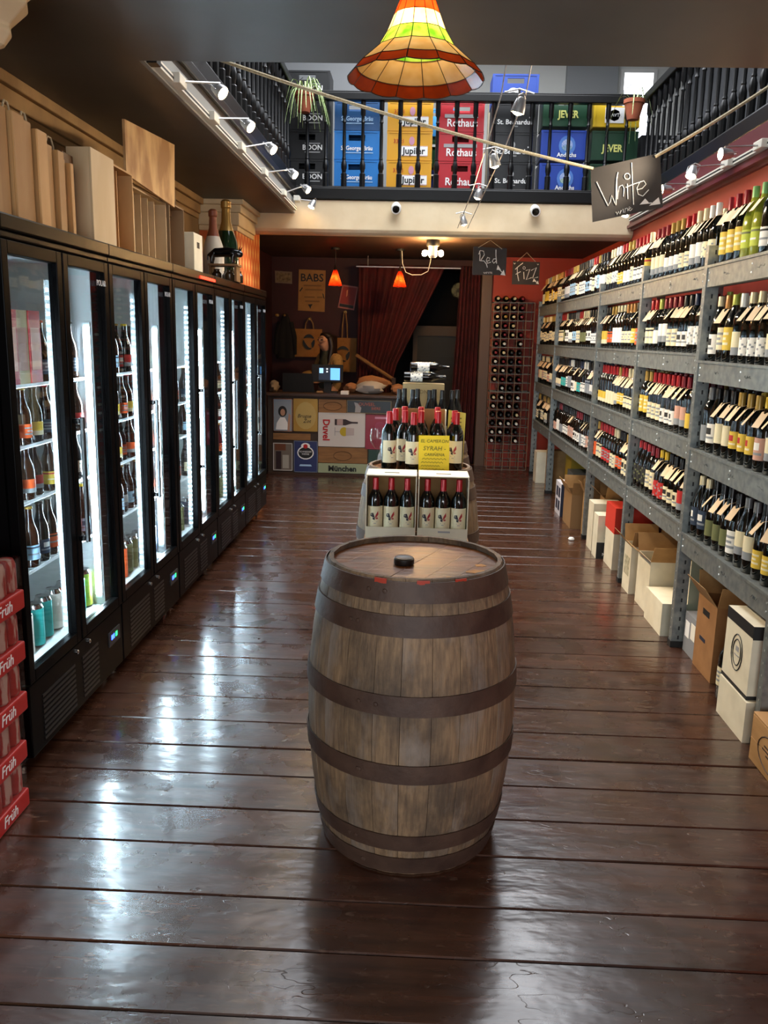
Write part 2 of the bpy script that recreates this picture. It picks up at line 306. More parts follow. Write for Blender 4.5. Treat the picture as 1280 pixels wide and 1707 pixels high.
# upper storey
DGREYW = mat('charcoal_upper_wall', '#4c4d50', .8)
struct('wall_upper_left', MB().box(-2.2, -2.1, 2.0, 11, 2.74, 5.0), DGREYW); struct('wall_upper_right', MB().box(3.0, 3.1, 2.0, 11, 2.74, 5.0), DGREYW)
struct('wall_upper_back', MB().box(-2.2, 1.5, 10.6, 10.7, 2.6, 5.0).box(1.5, 2.25, 10.6, 10.7, 2.6, 5.0).box(2.25, 2.66, 10.6, 10.7, 2.6, 3.6).box(2.25, 2.66, 10.6, 10.7, 4.6, 5.0).box(2.66, 3.1, 10.6, 10.7, 2.6, 5.0), WHITEW)
struct('wall_upper_front', MB().box(-2.2, 3.1, 1.9, 2.0, 2.74, 5.0), GREYW)
struct('wall_upper_partition', MB().box(1.62, 2.2, 10.5, 10.6, 2.85, 5.0).box(-2.1, -.35, 9.6, 9.7, 2.72, 5.0), GREYW)
wu = struct('window_2', MB().box(2.25, 2.66, 10.58, 10.62, 3.6, 3.64).box(2.25, 2.66, 10.58, 10.62, 4.56, 4.6).box(2.25, 2.29, 10.58, 10.62, 3.64, 4.56).box(2.62, 2.66, 10.58, 10.62, 3.64, 4.56), WHITE)
part('pane', MB().box(2.29, 2.62, 10.595, 10.605, 3.64, 4.56), glow('daylit_pane', '#eef3ff', 2.2), wu)
mb = MB(); mb.box(-2.2, -1.3, 2, 10.7, 5.0, 5.1); mb.box(1.9, 3.1, 2, 10.7, 5.0, 5.1); mb.box(-1.3, 1.9, 2, 4.2, 5.0, 5.1); mb.box(-1.3, 1.9, 9.0, 10.7, 5.0, 5.1); struct('ceiling_upper', mb, WHITEW)
sk = struct('window_3', MB().box(-1.3, -1.24, 4.2, 9.0, 4.98, 5.08).box(1.84, 1.9, 4.2, 9.0, 4.98, 5.08).box(-1.24, 1.84, 4.2, 4.26, 4.98, 5.08).box(-1.24, 1.84, 8.94, 9.0, 4.98, 5.08), WHITE)
for k in range(3): part('pane', MB().box(-1.24, 1.84, 4.26 + k * 1.56, 5.82 + k * 1.56, 5.02, 5.03), glow('skylight_pane', '#eef3ff', 1.5), sk)
struct('floor_upper', MB().box(-2.04, 2.9, 8.0, 10.7, 2.72, 2.85).box(-2.1, -1.2, 3.7, 8.0, 2.74, 2.82).box(1.88, 3.0, 2.0, 8.0, 2.72, 2.82), mat('upper_boards', '#3a3330', .7))
# left gallery fascia
mb = MB(); mb.box(-1.159, -1.142, 3.66, 7.95, 2.602, 2.72); struct('wall_gallery_fascia', mb, mat('grey_fascia', '#8f9190', .5))
mb = MB(); mb.box(-1.22, -1.14, 3.66, 7.95, 2.72, 2.75); mb.box(-1.22, -1.12, 3.66, 7.95, 2.75, 2.80); struct('trim_6', mb, mat('dark_moulding', '#1c1715', .3), bevel=.005)
# plaster corbel under the near ceiling, cut by the frame
mb = MB(); mb.lathe([(.02, 2.37), (.05, 2.385), (.075, 2.42), (.07, 2.44), (.1, 2.47), (.13, 2.5), (.125, 2.53), (.16, 2.56), (.18, 2.6)], 8, M=Matrix.Translation((-1.35, 2.78, 0)))
single('plaster_corbel', mb, CREAM, 'cream plaster corbel under the dark ceiling at top left', 'corbel', (-1.35, 2.78, 2.6), bevel=.006)

# ------------------------------------------------------------------ barrels
def stave_mat():
    m = bpy.data.materials.new('weathered_oak_stave'); m.use_nodes = True; N = m.node_tree.nodes; L = m.node_tree.links; b = N['Principled BSDF']; b.inputs['Roughness'].default_value = .72
    tc = N.new('ShaderNodeTexCoord'); oi = N.new('ShaderNodeObjectInfo'); mu = N.new('ShaderNodeMath'); mu.operation = 'MULTIPLY'; mu.inputs[1].default_value = 40; L.new(oi.outputs['Random'], mu.inputs[0])
    cb = N.new('ShaderNodeCombineXYZ'); L.new(mu.outputs[0], cb.inputs[2]); ad = N.new('ShaderNodeVectorMath'); ad.operation = 'ADD'; L.new(tc.outputs['Object'], ad.inputs[0]); L.new(cb.outputs[0], ad.inputs[1])
    def noise(vec, sc, st, det):
        mp = N.new('ShaderNodeMapping'); mp.inputs['Scale'].default_value = st; L.new(vec, mp.inputs[0]); n = N.new('ShaderNodeTexNoise'); n.inputs['Scale'].default_value = sc; n.inputs['Detail'].default_value = det; n.inputs['Roughness'].default_value = .62; L.new(mp.outputs[0], n.inputs[0]); return n.outputs[0]
    def ramp(f, p0, p1, c0, c1):
        r = N.new('ShaderNodeValToRGB'); r.color_ramp.elements[0].position = p0; r.color_ramp.elements[1].position = p1; r.color_ramp.elements[0].color = c0; r.color_ramp.elements[1].color = c1; L.new(f, r.inputs[0]); return r.outputs[0]
    grain = noise(ad.outputs[0], 30, (3, 3, .25), 8); stain = noise(tc.outputs['Object'], 4.5, (1, 1, .8), 9); pale = noise(ad.outputs[0], 7, (1, 1, .5), 8)
    base = ramp(grain, .3, .72, C('#5f4c3a'), C('#94795a'))
    def mix(f, a_, c): x = N.new('ShaderNodeMix'); x.data_type = 'RGBA'; L.new(f, x.inputs[0]); L.new(a_, x.inputs[6]); x.inputs[7].default_value = c; return x.outputs[2]
    K, W_ = (0, 0, 0, 1), (.75, .75, .75, 1)
    c1 = mix(ramp(stain, .46, .62, K, W_), base, C('#3f352d')); c2 = mix(ramp(pale, .5, .68, K, W_), c1, C('#857a70'))
    hs = N.new('ShaderNodeHueSaturation'); mr = N.new('ShaderNodeMapRange'); mr.inputs['To Min'].default_value = .86; mr.inputs['To Max'].default_value = 1.14; L.new(oi.outputs['Random'], mr.inputs[0]); L.new(mr.outputs[0], hs.inputs['Value']); L.new(c2, hs.inputs['Color']); L.new(hs.outputs[0], b.inputs['Base Color'])
    bp = N.new('ShaderNodeBump'); bp.inputs['Strength'].default_value = .5; bp.inputs['Distance'].default_value = .006; L.new(grain, bp.inputs['Height']); L.new(bp.outputs[0], b.inputs['Normal']); return m
STAVE = stave_mat()
HOOP = mat('rusty_hoop_iron', '#523d31', .6, .1, col2='#3a2820', scale=11, bump=.2, bscale=40, contrast=(.3, .7)); HEADW = mat('barrel_head_oak', '#7d4c22', .33, col2='#553216', scale=9, stretch=(.35, 2.2, 1), bump=.25, bscale=20, rnd=.1)
def brad(z, H=.89, r0=.262, rb=.318): t = 2 * z / H - 1; return rb - (rb - r0) * (abs(t) ** 2.1)
def barrel(loc, label, nst=26, seed=1):
    rn = random.Random(seed); t = thing('oak_barrel', label, 'barrel', loc); H = .89
    cuts = []; a = 0
    ws = [rn.uniform(.75, 1.3) for _ in range(nst)]; tot = sum(ws)
    for w_ in ws: cuts.append((a, a + w_ / tot * 2 * PI)); a += w_ / tot * 2 * PI
    zs = [0, .03, .1, .2, .32, .445, .57, .69, .79, .86, .875, .89]
    for a0, a1 in cuts:
        g = .0007; mb = MB(); rings = []; off = rn.uniform(-.0015, .001); na = 3
        for z in zs:
            r = brad(z) + off - (.004 if z > .88 else 0); p = []
            for j in range(na + 1): th = a0 + g / .3 + (a1 - a0 - 2 * g / .3) * j / na; rr = r - (.0015 if j in (0, na) else 0); p.append((rr * math.cos(th), rr * math.sin(th), z))
            ri = r - .026 if z < .80 else r - .013
            for j in (na, 0): th = a0 + g / .3 + (a1 - a0 - 2 * g / .3) * j / na; p.append((ri * math.cos(th), ri * math.sin(th), z))
            rings.append(mb.ring(p))
        mb.skin(rings); part('stave', mb, STAVE, t, smooth=True, world=False, ang=.5)
    for z0, z1 in ((.828, .884), (.737, .795), (.517, .575), (.315, .372), (.09, .142), (.006, .062)):
        n = 48; mb = MB()
        if True:
            ro = [(brad(z) + e, z) for z, e in ((z0, .001), (z0, .0045), (z1, .0045), (z1, .001))]
            rings = [mb.ring([(r * math.cos(2 * PI * j / n), r * math.sin(2 * PI * j / n), z) for j in range(n)]) for r, z in ro]; mb.skin(rings, cap=False)
        h = part('hoop', mb, HOOP, t, smooth=True, world=False)
        m2 = MB(); 
        for k in range(2):
            th = 4.1 + rn.uniform(-.2, .2) + k * .12; m2.lathe([(.007, 0), (.006, .003), (.002, .004)], 8, M=Matrix.Translation(((brad((z0 + z1) / 2) + .004) * math.cos(th), (brad((z0 + z1) / 2) + .004) * math.sin(th), (z0 + z1) / 2)) @ Matrix.Rotation(th, 4, 'Z') @ Matrix.Rotation(PI / 2, 4, 'Y'))
        part('rivet', m2, HOOP, h, smooth=True, world=False, kind='stuff')
    # head boards, recessed below the chime
    R = .250; zt = .872; A = .42; xs = [-R, -.165, -.075, .01, .1, .175, R]
    for k in range(6):
        x0, x1 = xs[k] + .0006, xs[k + 1] - .0006; n = 7; up = []
        for j in range(n + 1): x = x0 + (x1 - x0) * j / n; up.append((x, math.sqrt(max(R * R - x * x, 1e-5))))
        poly = [(x, y) for x, y in up] + [(x, -y) for x, y in reversed(up)]; M = Matrix.Rotation(-A, 3, 'Z')
        pts = [M @ Vector((x, y, zt - .02 + rn.uniform(0, .0008))) for x, y in poly]; mb = MB(); mb.poly(pts, (0, 0, .02)); part('head_board', mb, HEADW, t, world=False)
    return t
B1 = barrel((.012, 2.44, 0), 'weathered oak barrel with rusty hoops standing alone in the foreground', seed=3)
# torn yellow paper remnants and red wax on the rim
def blot(name, cx, cy, z, rx, ry, m, par, seed):
    rn = random.Random(seed); n = 14; p = [(cx + rx * rn.uniform(.55, 1) * math.cos(2 * PI * j / n), cy + ry * rn.uniform(.5, 1) * math.sin(2 * PI * j / n), z) for j in range(n)]
    mb = MB(); mb.poly(p, (0, 0, .0006)); return part(name, mb, m, par, world=False)
YP = mat('torn_yellow_paper', '#c58a2c', .7, col2='#a36b20', scale=40); RW = mat('red_wax', '#a5341e', .6)
for k, (x, y, rx, ry) in enumerate(((.04, -.2, .05, .022), (.115, -.17, .035, .016), (.18, -.1, .038, .03), (.195, -.03, .02, .02))): blot('paper_remnant', x, y, .8726, rx, ry, YP, B1, k)
for k, (th, hgt) in enumerate(((4.36, .03), (4.80, .008), (5.2, .005))):
    mb = MB(); r = .2675; 
    for j in range(5):
        t0 = th + (j - 2) * .025; mb.box(-.004, .004, -.002, .001, -hgt * random.uniform(.4, 1), .004, M=Matrix.Translation((r * math.cos(t0), r * math.sin(t0), .886)) @ Matrix.Rotation(t0 + PI / 2, 4, 'Z'))
    part('wax_drip', mb, RW, B1, world=False, kind='stuff')
mb = MB(); mb.lathe([(.028, 0), (.03, .003), (.03, .017), (.027, .02), (.022, .0175)], 24)
o = link('bung_cap', mb.mesh('bung_cap', mat('black_rubber', '#17120e', .45), True), None, (-.02, 2.40, .8732)); tag(o, 'small round black cap lying on the foreground barrel head', 'cap')

# ------------------------------------------------------------------ stained glass lamps
LEAD = mat('dark_lead_came', '#2a1b10', .5, .4)
SG = {'red': stained('red_orange_glass', '#d8340f', '#b02408'), 'cream': stained('cream_glass', '#f0cc8c', '#e2b56c'), 'green': stained('green_streaky_glass', '#4fa51c', '#9fbf52'), 'brown': stained('rust_brown_glass', '#a33a10', '#8a2f10'), 'pink': stained('pink_glass', '#d98d78', '#cf7a62')}
def tiffany(label, loc, rows, nf, cord_top, bulb_z, watt, colr, phase=0, bulb_r=.03, lamp=0):
    """rows: (r_top, z_top, r_bot, z_bot, glass, scallop)"""
    t = thing('stained_glass_lamp', label, 'lamp', loc); lead = MB()
    for r0, z0, r1, z1, g, sc in rows:
        for k in range(nf):
            a0 = phase + 2 * PI * k / nf; a1 = phase + 2 * PI * (k + 1) / nf; n = 4; top = []; bot = []
            for j in range(n + 1):
                u = j / n; e = 4 * u * (1 - u); top.append(Vector((r0 * math.cos(a0) * (1 - u) + r0 * math.cos(a1) * u, r0 * math.sin(a0) * (1 - u) + r0 * math.sin(a1) * u, z0)))
                q = Vector((r1 * math.cos(a0) * (1 - u) + r1 * math.cos(a1) * u, r1 * math.sin(a0) * (1 - u) + r1 * math.sin(a1) * u, z1)); bot.append(q + Vector((q.x, q.y, -r1 * 1.0)).normalized() * sc * e)
            mb = MB(); mb.skin([mb.ring(top), mb.ring(bot)], closed=False); part('pane', mb, SG[g], t, world=False)
            w_ = max(.0011, r1 * .0085); lead.tube([top[0], bot[0]], w_, 4); lead.tube(bot, w_, 4)
    lead.tube([(rows[0][0] * math.cos(a), rows[0][0] * math.sin(a), rows[0][1]) for a in [2 * PI * j / 12 for j in range(13)]], .002, 4)
    part('leading', lead, LEAD, t, world=False)
    mb = MB(); z = rows[0][1]; mb.lathe([(rows[0][0] * 1.05, z - .004), (rows[0][0] * .9, z + .012), (.012, z + .03), (.006, z + .05)], 14); part('cap', mb, LEAD, t, smooth=True, world=False)
    mb = MB(); mb.tube([(0, 0, z + .045), (0, 0, cord_top)], .004, 6); part('cord', mb, MATTE, t, world=False)
    mb = MB(); mb.lathe([(.012, z - .01), (.014, z - .03), (.010, bulb_z + bulb_r)], 10); part('socket', mb, MATTE, t, world=False)
    mb = MB(); mb.lathe([(bulb_r * math.sin(PI * j / 8), bulb_z - bulb_r * math.cos(PI * j / 8)) for j in range(9)], 14); b = part('bulb', mb, glow('bulb_' + colr + str(int(watt)), '#ffdca0', watt), t, smooth=True, world=False)
    if lamp:
        l = bpy.data.lights.new('lamp_light', 'POINT'); l.energy = lamp; l.color = (1, .72, .42); l.shadow_soft_size = .012; lo = link('lamp_light', l, t, (0, 0, bulb_z - bulb_r - .018))
    mb = MB(); mb.lathe([(.05, cord_top - .02), (.05, cord_top)], 16); part('ceiling_rose', mb, MATTE, t, world=False)
    return t
tiffany('large bell-shaped stained glass pendant lamp over the foreground barrel', (-.024, 2.3, 2.16), [(.028, .235, .044, .188, 'red', 0), (.044, .188, .058, .153, 'red', .0), (.058, .153, .075, .113, 'cream', 0), (.075, .113, .0985, .076, 'green', .001), (.0985, .076, .150, .032, 'cream', .002), (.150, .032, .172, .008, 'brown', .006)], 14, .44, .15, 42, 'warm', .1, .022, 1.6)
for x, y, lab in ((-.93, 9.6, 'small red stained glass pendant lamp left of the hanging curtain'), (-.215, 9.6, 'small red stained glass pendant lamp in front of the hanging curtain')):
    tiffany(lab, (x, y, 2.05), [(.02, .19, .05, .10, 'red', 0), (.05, .10, .078, .02, 'red', .006)], 6, .42, .09, 110, 'red', .3, .02)

# ------------------------------------------------------------------ drinks coolers
CB = mat('cooler_black', '#070708', .3, spec=.04); CI = mat('cooler_white_liner', '#cfd6d6', .4); LEDM = glow('led_white', '#d8efff', 75); BEAD_REFLECTION = glow('led_reflection', '#d8efff', 7); BEAD_REFLECTION.cycles.emission_sampling = 'NONE'; GLASS = thin_glass('door_glass'); WIRE = mat('white_wire', '#d8dede', .35, .3)
LEDH = mat('led_housing', '#c8d4d8', .3)
CW = .915; CX = -1.28
def make_cooler():
    t = thing('drinks_cooler', 'x', 'fridge', (CX, 2.61, 0))
    mb = MB(); D = -.52
    mb.box(D, -.03, 0, .03, .06, 1.8, 0); mb.box(D, -.03, CW - .03, CW, .06, 1.8, 0); mb.box(D, D + .03, .03, CW - .03, .06, 1.8, 0); mb.box(D, -.03, .03, CW - .03, .06, .34, 0); mb.box(D, -.03, 0, CW, 1.8, 1.87, 0)
    part('body', mb, CB, t, world=False)
    mb = MB(); mb.box(D + .03, -.06, .03, .036, .34, 1.8); mb.box(D + .03, -.06, CW - .036, CW - .03, .34, 1.8); mb.box(D + .03, D + .036, .036, CW - .036, .34, 1.8); mb.box(D + .036, -.06, .036, CW - .036, .34, .35); mb.box(D + .036, -.06, .036, CW - .036, 1.79, 1.8)
    part('liner', mb, CI, t, world=False)
    part('canopy', MB().box(-.03, .012, .0, CW, 1.825, 1.875).box(-.03, .004, .0, CW, 1.80, 1.825), mat('canopy_black', '#0a0806', .3, spec=.08), t, world=False, bevel=.006)
    for d in range(2):
        y0 = .006 + d * (CW / 2); y1 = y0 + CW / 2 - .012; fw = .042; z0, z1 = .345, 1.797
        mb = MB(); mb.box(-.028, .006, y0, y0 + fw, z0, z1); mb.box(-.028, .006, y1 - fw, y1, z0, z1); mb.box(-.028, .006, y0 + fw, y1 - fw, z0, z0 + fw); mb.box(-.028, .006, y0 + fw, y1 - fw, z1 - fw, z1)
        dr = part('door', mb, CB, t, world=False, bevel=.003)
        part('glass', MB().box(-.016, -.012, y0 + fw, y1 - fw, z0 + fw, z1 - fw), GLASS, dr, world=False)
        if d == 1:
            mb = MB(); mb.box(.03, .046, y0 + .012, y0 + .03, .73, 1.21); mb.box(.004, .03, y0 + .012, y0 + .03, .735, .755); mb.box(.004, .03, y0 + .012, y0 + .03, 1.185, 1.205); part('handle', mb, mat('handle_black', '#08080a', .2), dr, world=False, bevel=.004)
            link('lettering', text_mesh('POLAR', .032, mat('logo_silver', '#b8bcc4', .3, .3), .001), dr, (.0075, y1 - .085, z1 - .085), FACE_RIGHT)
    part('grille', MB().box(-.03, 0, .006, CW - .006, .075, .338), CB, t, world=False, bevel=.004)
    mb = MB()
    for k in range(9): mb.box(0, .003, .1, CW * .42, .1 + k * .02, .11 + k * .02)
    for k in range(9): mb.box(0, .003, CW * .5, CW * .68, .1 + k * .02, .11 + k * .02)
    part('louvre', mb, mat('louvre_dark', '#101114', .3), t, world=False, kind='stuff')
    for y in (.41, .53): part('lock', MB().lathe([(.009, 0), (.009, .006), (.005, .009)], 12, M=Matrix.Translation((0, y, .31)) @ Matrix.Rotation(PI / 2, 4, 'Y')), CHROME, t, smooth=True, world=False)
    cp = part('control_panel', MB().box(0, .005, .74, .87, .2, .262), mat('control_grey', '#2a2c30', .4), t, world=False)
    part('readout', MB().box(.005, .006, .765, .785, .225, .245).box(.005, .006, .79, .80, .225, .245), glow('blue_led', '#3050ff', 4), cp, world=False); part('indicator', MB().box(.005, .006, .815, .835, .225, .245), glow('green_led', '#20e060', 3), cp, world=False)
    for x in (-.08, D + .06):
        for y in (.06, CW - .06): part('leg', MB().lathe([(.018, 0), (.018, .012), (.009, .018), (.009, .062)], 10, M=Matrix.Translation((x, y, 0))), CHROME, t, smooth=True, world=False)
    for z in (.66, .915, 1.115, 1.33):
        mb = MB(); 
        for y in [.05 + j * (CW - .1) / 22 for j in range(23)]: mb.tube([(D + .05, y, z), (-.1, y, z)], .0022, 4)
        for x in (D + .05, -.27, -.1): mb.tube([(x, .04, z - .003), (x, CW - .04, z - .003)], .0035, 5)
        mb.box(-.1, -.097, .04, CW - .04, z - .004, z + .007); part('wire_shelf', mb, WIRE, t, world=False)
    for nm, y, dr in (('far', CW - .036, -1), ('near', .036, 1), ('mid', CW / 2, -1)):
        mb = MB(); mid = nm == 'mid'
        x0, x1 = ((-.062, -.040) if mid else (-.095, -.065)); h = .012
        mb.box(x0, x1, min(y, y + dr * h), max(y, y + dr * h), .38, 1.56 if not mid else 1.70, 0); s_ = part('led_strip', mb, LEDH, t, world=False)
        mb = MB(); yy = y + dr * h
        if mid:
            for k in range(46):  # glowing beads added at mid imitate reflections of the LEDs in the glass
                z = .40 + k * .028; mb.quad((x0 + .006, yy - .001, z), (x1 - .006, yy - .001, z), (x1 - .006, yy - .001, z + .012), (x0 + .006, yy - .001, z + .012)); mb.quad((x1 + .001, yy + .002, z), (x1 + .001, yy + .010, z), (x1 + .001, yy + .010, z + .012), (x1 + .001, yy + .002, z + .012))
        else: mb.box(x0 + .003, x1 - .003, min(yy, yy + dr * .003), max(yy, yy + dr * .003), .40, 1.54)
        part('led_and_reflection', mb, BEAD_REFLECTION if mid else LEDM, s_, world=False, kind='stuff')
    return t
cool = make_cooler(); COOL = [cool]
for k in range(1, 5): c = copy_tree(cool); c.location.y = 2.61 + CW * k; COOL.append(c)
for k, (c, w_) in enumerate(zip(COOL, ('nearest', 'second', 'third middle', 'fourth', 'farthest'))):
    c['label'] = 'black two-door glass-fronted drinks cooler, %s in the row along the left wall' % w_; c['group'] = 'coolers along the left wall'

# ------------------------------------------------------------------ bottles
PROF = {
 'bordeaux': [(.0, .0), (.034, .0), (.0375, .004), (.0375, .186), (.0345, .204), (.024, .224), (.0155, .240), (.0138, .278), (.0138, .292)],
 'burgundy': [(.0, .0), (.037, .0), (.0405, .004), (.0405, .145), (.037, .175), (.027, .208), (.018, .235), (.0142, .262), (.0138, .292)],
 'flute':    [(.0, .0), (.033, .0), (.0365, .004), (.0365, .14), (.033, .178), (.022, .225), (.0155, .262), (.0138, .315)],
 'beer':     [(.0, .0), (.028, .0), (.0305, .004), (.0305, .115), (.027, .138), (.017, .168), (.0128, .19), (.0125, .215), (.0135, .222)],
}
GL = {'dark': mat('dark_bottle_glass', '#070a07', .08, spec=.6, coat=.3), 'brown': mat('brown_bottle_glass', '#2a1206', .1), 'green': mat('green_bottle_glass', '#10240f', .1), 'pale': mat('pale_yellow_wine', '#8f9430', .1), 'black': mat('black_bottle', '#050506', .15)}
CAPC = {'red': '#a3141c', 'crimson': '#7d1420', 'black': '#151515', 'gold': '#a5853a', 'cream': '#d6c9a2', 'white': '#dcdcd6', 'green': '#7fae6f', 'yellow': '#c7a520', 'navy': '#26304a', 'copper': '#b07a3a', 'burgundy': '#4a1018', 'olive': '#a9b04a', 'grey': '#6d6f70'}
for k, v in CAPC.items(): mat('capsule_' + k, v, .32, .15)
LABC = {'cream': '#e3d9b4', 'white': '#e8e6de', 'yellow': '#d9b83f', 'orange': '#d6561f', 'red': '#b3201d', 'black': '#1b1a19', 'navy': '#26354a', 'teal': '#20a5a0', 'olive': '#6b6f45', 'lime': '#b7c23c', 'grey': '#8a8f93', 'rose': '#c99a86', 'blue': '#9cc3dc'}
for k, v in LABC.items(): mat('label_' + k, v, .65)
BM = {}
def bottle_mesh(kind, glass):
    k = (kind, glass)
    if k not in BM: mb = MB(); mb.lathe(PROF[kind], 14); BM[k] = mb.mesh('bottle', GL[glass], True, .9)
    return BM[k]
def capsule_mesh(kind, c):
    k = ('cap', kind, c)
    if k not in BM:
        top = PROF[kind][-1][1] + .006; L0 = .062 if kind != 'beer' else .009; r0 = .0158 if kind != 'beer' else .0158; mb = MB()
        mb.lathe([(r0 + .0004, top - L0), (r0, top - L0 + .004), (r0 - .0006, top - .004), (r0 - .002, top), (r0 - .006, top)], 12); BM[k] = mb.mesh('capsule', MATS['capsule_' + c], True, .8)
    return BM[k]
def label_mesh(kind, c, design, z0, z1):
    k = ('lab', kind, c, design, z0, z1)
    if k not in BM:
        R = PROF[kind][2][0] + .0006; n, m = 9, 9; mb = MB(); A = 1.35; rings = []
        for i in range(m + 1):
            z = z0 + (z1 - z0) * i / m; rings.append(mb.ring([(R * math.sin(-A + 2 * A * j / n), -R * math.cos(-A + 2 * A * j / n), z) for j in range(n + 1)]))
        acc = {'cream': 'black', 'white': 'black', 'yellow': 'red', 'orange': 'black', 'red': 'white', 'black': 'cream', 'navy': 'white', 'teal': 'white', 'olive': 'cream', 'lime': 'olive', 'grey': 'navy', 'rose': 'white', 'blue': 'navy'}[c]
        acc2 = {'black': 'grey', 'red': 'cream', 'white': 'grey', 'cream': 'olive', 'olive': 'white', 'navy': 'grey'}[acc]
        def mif(k_, j):
            if design == 0: return 2 if (k_ in (6, 2) and 2 <= j <= 6) or (k_ == 4 and 3 <= j <= 5) else 0
            if design == 1: return 1 if (4 <= k_ <= 6 and 3 <= j <= 5) else (2 if k_ == 2 and 2 <= j <= 6 else 0)
            if design == 2: return 2 if k_ < 3 else 0
            if design == 3: return 1 if k_ in (7,) else (2 if k_ == 3 and 2 <= j <= 6 else 0)
            if design == 4: return 2 if (k_ * 7 + j * 3 + k_ * j) % 5 == 0 else 0
            if design == 5: return 0
        mb.skin(rings, closed=False, mif=mif); BM[k] = mb.mesh('paper_label', [MATS['label_' + c], MATS['label_' + acc], MATS['label_' + acc2]], True)
    return BM[k]
TAGM = mat('paper_neck_tag', '#d8bd98', .8, rnd=.1)
def tag_mesh(v):
    k = ('tag', v)
    if k not in BM:
        mb = MB(); w_ = .021; a = Vector((0, -.014, .236)); b = Vector((0, -.052 - .008 * v, .185 - .012 * v)); e = Vector((0, 0, .0008)); up = Vector((0, .018, .244))
        for p, q in ((up, a), (a, b)):
            P = [p + Vector((-w_, 0, 0)), p + Vector((w_, 0, 0)), q + Vector((w_, 0, 0)), q + Vector((-w_, 0, 0))]; mb.poly(P, (0, -.0006, .0006))
        BM[k] = mb.mesh('neck_tag', TAGM)
    return BM[k]
def bottle(name, label, kind, glass, cap, lab, loc, rotz, group, tagv=None, design=0, lz=(.06, .145), cat='bottle', scale=None):
    o = link(name, bottle_mesh(kind, glass), None, loc, (0, 0, rotz), scale); tag(o, label, cat, group)
    if cap: link('capsule', capsule_mesh(kind, cap), o)
    if lab: link('paper_label', label_mesh(kind, lab, design, *lz), o)
    if tagv is not None: link('neck_tag', tag_mesh(tagv), o, rot=(0, 0, random.uniform(-.25, .25)))
    return o

# ------------------------------------------------------------------ steel shelving along the right wall
SX = 1.36; UP = [3.06, 4.17, 5.32, 6.53, 8.5, 9.75]; LV = [[1.89, 1.452, 1.033, .608]] + [[1.89, 1.483, 1.065, .642]] * 4
sh = thing('steel_shelving', 'long grey steel shelving rack full of wine along the right wall', 'shelving', (1.6, 6.4, 0))
slots = MB(); rivets = MB()
for k, y in enumerate(UP):
    zt = 1.98 if k < 3 else 1.95
    for x, s in ((SX - .012, 1), (1.83, -1)):
        mb = MB(); mb.box(x, x + s * .004, y - .022, y + .022, .0, zt) if s > 0 else mb.box(x - .004, x, y - .022, y + .022, 0, zt)
        if s > 0: mb.box(x + .004, x + .062, y - .022, y - .018, .0, zt)
        else: mb.box(x - .062, x - .004, y - .022, y - .018, .0, zt)
        part('upright', mb, STEEL, sh); part('foot', MB().box(min(x - .004 * s, x + .066 * s), max(x - .004 * s, x + .066 * s), y - .026, y + .026, -.004, .03), MATTE, sh)
    for j in range(int(zt / .05)):
        z = .04 + j * .05; slots.box(SX + .018, SX + .026, y - .0224, y - .0219, z, z + .02); 
        rivets.box(SX - .0128, SX - .0119, y - .003, y + .003, z + .004, z + .012)
part('slots', slots, STEELD, sh, kind='stuff'); part('rivets', rivets, mat('bright_rivet', '#c9cdc8', .3, .8), sh, kind='stuff')
for k in range(5):
    y0, y1 = UP[k] + .022, UP[k + 1] - .022
    for z in LV[k]:
        b = part('beam', MB().box(SX - .006, SX + .034, y0, y1, z - .1, z - .004).box(SX - .012, SX - .006, y0, y1, z - .012, z), STEEL, sh); part('shelf_board', MB().box(SX + .034, 1.83, y0, y1, z - .022, z - .004), mat('shelf_grey', '#77797a', .6, col2='#686a6b', scale=9), sh)
        m2 = MB()
        for yy in (y0 + .02, (y0 + y1) / 2, y1 - .02):
            for dz in (.035, .07): m2.lathe([(.005, 0), (.004, .003)], 6, M=Matrix.Translation((SX - .006, yy, z - dz)) @ Matrix.Rotation(-PI / 2, 4, 'Y'))
        part('rivet', m2, MATS['bright_rivet'], b, kind='stuff')
        if k < 3:
            for q in range(2 + (k == 0)):
                rq = random.Random(k * 50 + int(z * 100) + q); yc = y0 + (y1 - y0) * (.18 + .3 * q) + rq.uniform(-.04, .04); n_ = rq.randrange(9, 16)
                part('handwriting', MB().tube([(SX - .0068, yc - i_ * .0055, z - .052 + rq.uniform(-.008, .008)) for i_ in range(n_)], .0009, 4), mat('faint_marker', '#5f6464', .7), b)
